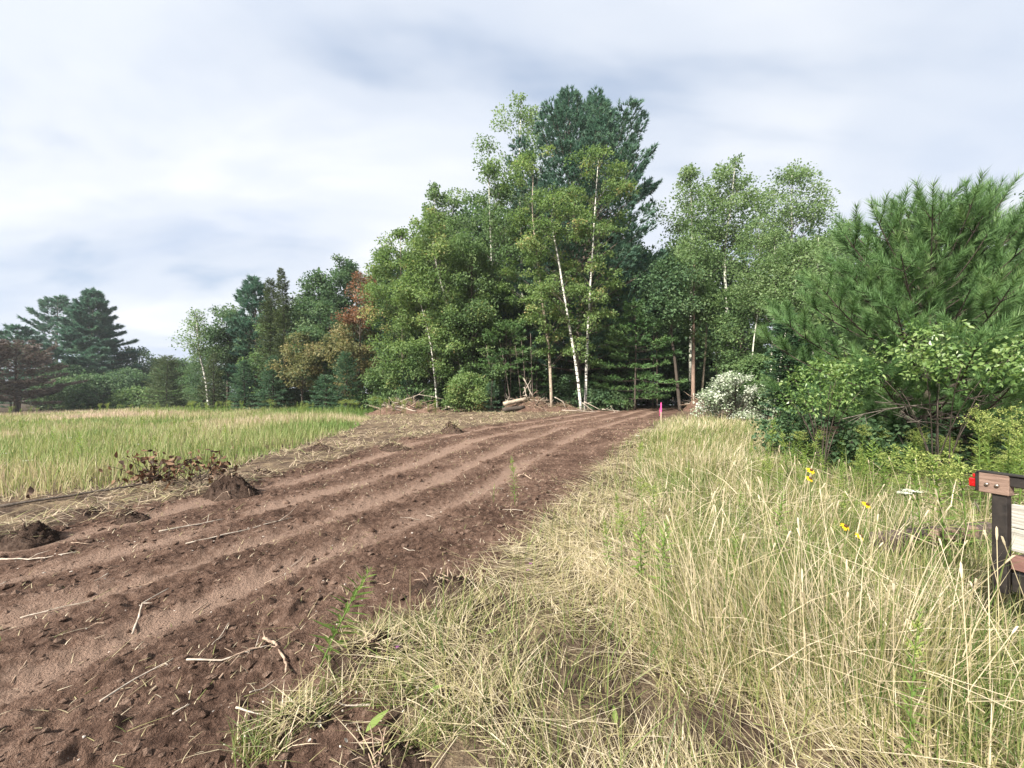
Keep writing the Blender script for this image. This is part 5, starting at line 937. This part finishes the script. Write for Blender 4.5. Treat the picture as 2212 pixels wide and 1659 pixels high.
    for j in range(34):
        a = on_ground(r.uniform(520, 780), r.uniform(1490, 1600), .02) if j < 24 else on_ground(r.uniform(700, 1000), r.uniform(1420, 1620), .02)
        o = link('bleached_leaf', pl_, None, tuple(a)); s = r.uniform(.014, .030); o.scale = (s, s, s); o.rotation_euler = (r.normal(0, .5), r.normal(0, .5), r.uniform(0, 6.28)); tag(o, 'bleached whitish dead leaf on the torn edge of the track', 'leaf', 'bleached leaves in the foreground')
    # tufts of cut grass at the torn edge in the foreground
    for j, (px, py, sp, lab) in enumerate([(640, 1530, .17, 'tuft of half-green grass on the torn edge near the bottom'), (760, 1470, .20, 'half-green grass tuft right of the leaning weed'), (860, 1500, .18, 'flattened green tuft in the middle of the torn edge'), (560, 1600, .14, 'lowest grass tuft on the torn edge beside the soil'), (870, 1350, .16, 'green tuft on top of the overturned turf'), (800, 1365, .10, 'small bright tuft left of the overturned turf'), (930, 1580, .14, 'green tuft among bare soil at the bottom centre')]):
        b = on_ground(px, py); g = Geo(); n = 170; a = r.uniform(0, 6.28, n); q = r.random(n)**.5*sp; P = np.stack([np.cos(a)*q, np.sin(a)*q*.6, np.zeros(n)], 1); P[:, 2] = ground_z(b[0]+P[:, 0], b[1]+P[:, 1])-b[2]
        H = r.uniform(.05, .17, n); Vv, qd, tr, c = blades(P, H, r.uniform(0, 6.28, n), np.abs(r.normal(1.0, .6, n)), .0055, np.clip(np.where(r.random(n) < .55, r.normal(.25, .12, n), r.normal(.75, .12, n)), 0, 1), rng=r); g.add(Vv, qd, tr, c); tag(g.build('grass_tuft', M['grass'], None, False, tuple(b)), lab, 'grass tuft')
build_debris()

# ------------------------------------------------------------------ survey stake and trailer
def build_stake():
    pink = mat_plain('fluorescent_pink_paint', (.80, .08, .30), (.85, .12, .36), .5, 15); lath = mat_plain('weathered_lath', (.34, .27, .19), (.52, .43, .32), .8, 8, stretch=(8, 8, 1)); x, y = spot(1428, 18.5); z = gz(x, y); H = height_to(869, x, y)
    t = thing('survey_stake', (x, y, z), 'wooden survey stake with a bright pink top at the track edge', 'stake'); g = Geo(); box(g, (0, 0, H*.25), (.05, .022, H*.5+.2), bev=.003); g.build('lath', lath, t)
    g = Geo(); box(g, (.004, 0, H*.70), (.052, .024, H*.42), bev=.003); V = np.array([(-.026, -.012, H*.91), (.03, -.012, H*.91), (.03, .012, H*.91), (-.026, .012, H*.91), (-.002, -.010, H), (.012, -.010, H), (.012, .010, H), (-.002, .010, H)]); g.add(V, [(0, 1, 5, 4), (1, 2, 6, 5), (2, 3, 7, 6), (3, 0, 4, 7), (4, 5, 6, 7)], None); g.build('painted_top', pink, t)
    g = Geo(); pts = [np.array([-.03, -.014, H*.74]), np.array([-.07, -.02, H*.60]), np.array([-.05, -.03, H*.42]), np.array([-.075, -.02, H*.30])]
    V = []; 
    for p in pts: V += [p+np.array([-.018, 0, 0]), p+np.array([.018, .012, 0])]
    g.add(np.array(V), [(0, 1, 3, 2), (2, 3, 5, 4), (4, 5, 7, 6)], None); g.build('ribbon', pink, t)
build_stake()
def build_trailer():
    wood_b = mat_plain('brown_weathered_plank', (.12, .075, .055), (.27, .185, .145), .85, 5, stretch=(14, 1.2, 14), bump=.5); wood_g = mat_plain('silver_grey_board', (.20, .185, .16), (.46, .44, .39), .85, 5, stretch=(14, 1.2, 16), bump=.5); steel = mat_plain('dark_painted_steel', (.010, .009, .009), (.040, .033, .029), .5, 14, .2, .5, bump=.2); redw = mat_plain('red_brown_rail', (.11, .055, .045), (.20, .11, .09), .8, 6, stretch=(10, 1.5, 10), bump=.4)
    lens = mat_plain('red_lamp_lens', (.26, .004, .005), (.42, .008, .008), .2, 60, 0, .6, coat=.6); chrome = mat_plain('bolt_metal', (.35, .30, .26), (.5, .44, .38), .35, 30, .9); rub = mat_plain('tyre_rubber', (.02, .02, .02), (.035, .033, .03), .85, 30, bump=.3)
    # local frame: +y runs along the side from the rear end towards the front, x to the left (outer) side
    t = thing('trailer', (2.934, 2.40, 0.0), 'dark utility trailer side with grey boards and a red tail light', 'trailer'); d = np.array([.28, -.96]); d = d/np.linalg.norm(d); t.rotation_euler = (0, 0, math.atan2(d[1], d[0])-math.pi/2); t.location.z = gz(3.0, 2.3)-.02; z0 = -t.location.z
    def bx(name, mat, c, s, par=t, bev=.004): g = Geo(); box(g, (c[0], c[1], c[2]), s, bev=bev); return g.build(name, mat, par)
    # world y axis of the local frame runs to the viewer; outer side (seen by the camera) is local -x
    out = 1.0
    bx('rail_block', wood_b, (out*.004, .060, 1.052+z0), (.060, .125, .122)); 
    for k in (.036, .078):
        g = Geo(); tube(g, [(out*-.0, 0, 0), (out*.010, 0, 0), (out*.014, 0, 0)], [.010, .010, .005], 8); o = g.build('bolt', chrome, t, True, (out*.034, k, 1.045+z0))
    bx('top_rail', steel, (out*.000, 1.45, 1.078+z0), (.048, 2.66, .062)); bx('rail_cap', steel, (out*.002, 1.42, 1.1155+z0), (.066, 2.86, .010))
    for y in (.078, 1.0, 2.0, 2.76): bx('stake_post', steel, (out*-.006, y, .70+z0), (.050, .062, .60))
    zt = [.875, .735]
    for z in zt: bx('side_board', wood_g, (out*-.010, 1.45, z+z0), (.030, 2.66, .136), bev=.003)
    bx('side_rail', redw, (out*-.012, 1.49, .60+z0), (.045, 2.74, .085)); bx('frame_beam', steel, (out*-.03, 1.49, .48+z0), (.06, 2.74, .11)); bx('deck', wood_b, (out*-.80, 1.42, .545+z0), (1.45, 2.80, .035)); bx('frame_beam', steel, (out*-1.58, 1.42, .48+z0), (.06, 2.86, .11))
    bx('rear_cross_beam', steel, (out*-.80, .05, .48+z0), (1.5, .07, .10))
    lt = bx('tail_light', steel, (out*-.002, -.012, 1.052+z0), (.052, .020, .118)); g = Geo(); box(g, (0, 0, 0), (.044, .034, .056), bev=.016); g.build('lens', lens, lt, False, (out*-.000, -.036, 1.040+z0)); g = Geo(); box(g, (0, 0, 0), (.040, .014, .022), bev=.004); g.build('upper_lens', lens, lt, False, (0, -.028, 1.085+z0))
    for sx in (.03, -1.62):
        w = thing('wheel', (0, 0, 0), None, None); w.parent = t; w.location = (out*sx+(out*.12 if sx > 0 else -out*.12), 1.9, .30+z0)
        g = Geo(); a = np.linspace(0, 2*math.pi, 33); ring = np.stack([0*a, np.cos(a)*.225, np.sin(a)*.225], 1)
        m = 10; th = np.linspace(0, 2*math.pi, m, endpoint=False); V = []; 
        for i in range(32):
            c, s = math.cos(a[i]), math.sin(a[i])
            for u in th: rr = .235+.075*math.cos(u); V.append((.085*math.sin(u), c*rr, s*rr))
        Q = [(i*m+j, i*m+(j+1) % m, ((i+1) % 32)*m+(j+1) % m, ((i+1) % 32)*m+j) for i in range(32) for j in range(m)]; g.add(np.array(V), Q); g.build('tyre', rub, w, True)
        g = Geo(); tube(g, [(-.05, 0, 0), (-.05, 0, 0.0001), (.05, 0, 0)], [.17, .17, .17], 20); g.build('rim', chrome, w)
    # timber lying in the grass behind the post
    g = Geo(); a = np.array([*spot(1895, 3.55), 0]); b = np.array([*spot(2150, 3.75), 0]); a[2] = gz(a[0], a[1])+.20; b[2] = gz(b[0], b[1])+.20; L = np.linalg.norm(b-a); an = math.atan2(b[1]-a[1], b[0]-a[0]); box(g, (0, 0, 0), (L, .16, .15), bev=.012)
    o = g.build('timber_beam', mat_plain('old_dark_timber', (.035, .026, .022), (.13, .095, .08), .9, 5, stretch=(1.2, 12, 12), bump=.6), None, False, tuple((a+b)/2)); o.rotation_euler = (.06, math.asin((a[2]-b[2])/L), an); tag(o, 'old dark timber beam lying in the dry grass behind the trailer post', 'timber')
    g = Geo(); box(g, (0, 0, 0), (.55, .07, .10), bev=.01); p = np.array([*spot(2060, 3.45), 0]); o = g.build('wood_block', wood_b, None, False, (p[0], p[1], gz(p[0], p[1])+.33)); o.rotation_euler = (0, .04, an+.1); tag(o, 'short brown plank lying on the old timber beam', 'plank')
build_trailer()
def build_haze():
    m, nt, N, L = new_mat('haze_air'); out = N.new('ShaderNodeOutputMaterial'); v = N.new('ShaderNodeVolumePrincipled'); v.inputs['Density'].default_value = 0.00042; v.inputs['Color'].default_value = (.90, .94, 1.0, 1); v.inputs['Anisotropy'].default_value = 0.3; L.new(v.outputs[0], out.inputs['Volume'])
    import bmesh
    bm = bmesh.new(); bmesh.ops.create_cube(bm, size=1.0); me = bpy.data.meshes.new('haze'); bm.to_mesh(me); bm.free(); me.materials.append(m)
    o = link('haze', me); o.scale = (1840, 1840, 70); o.location = (0, 0, 0); tag(o, kind='stuff')
build_haze()
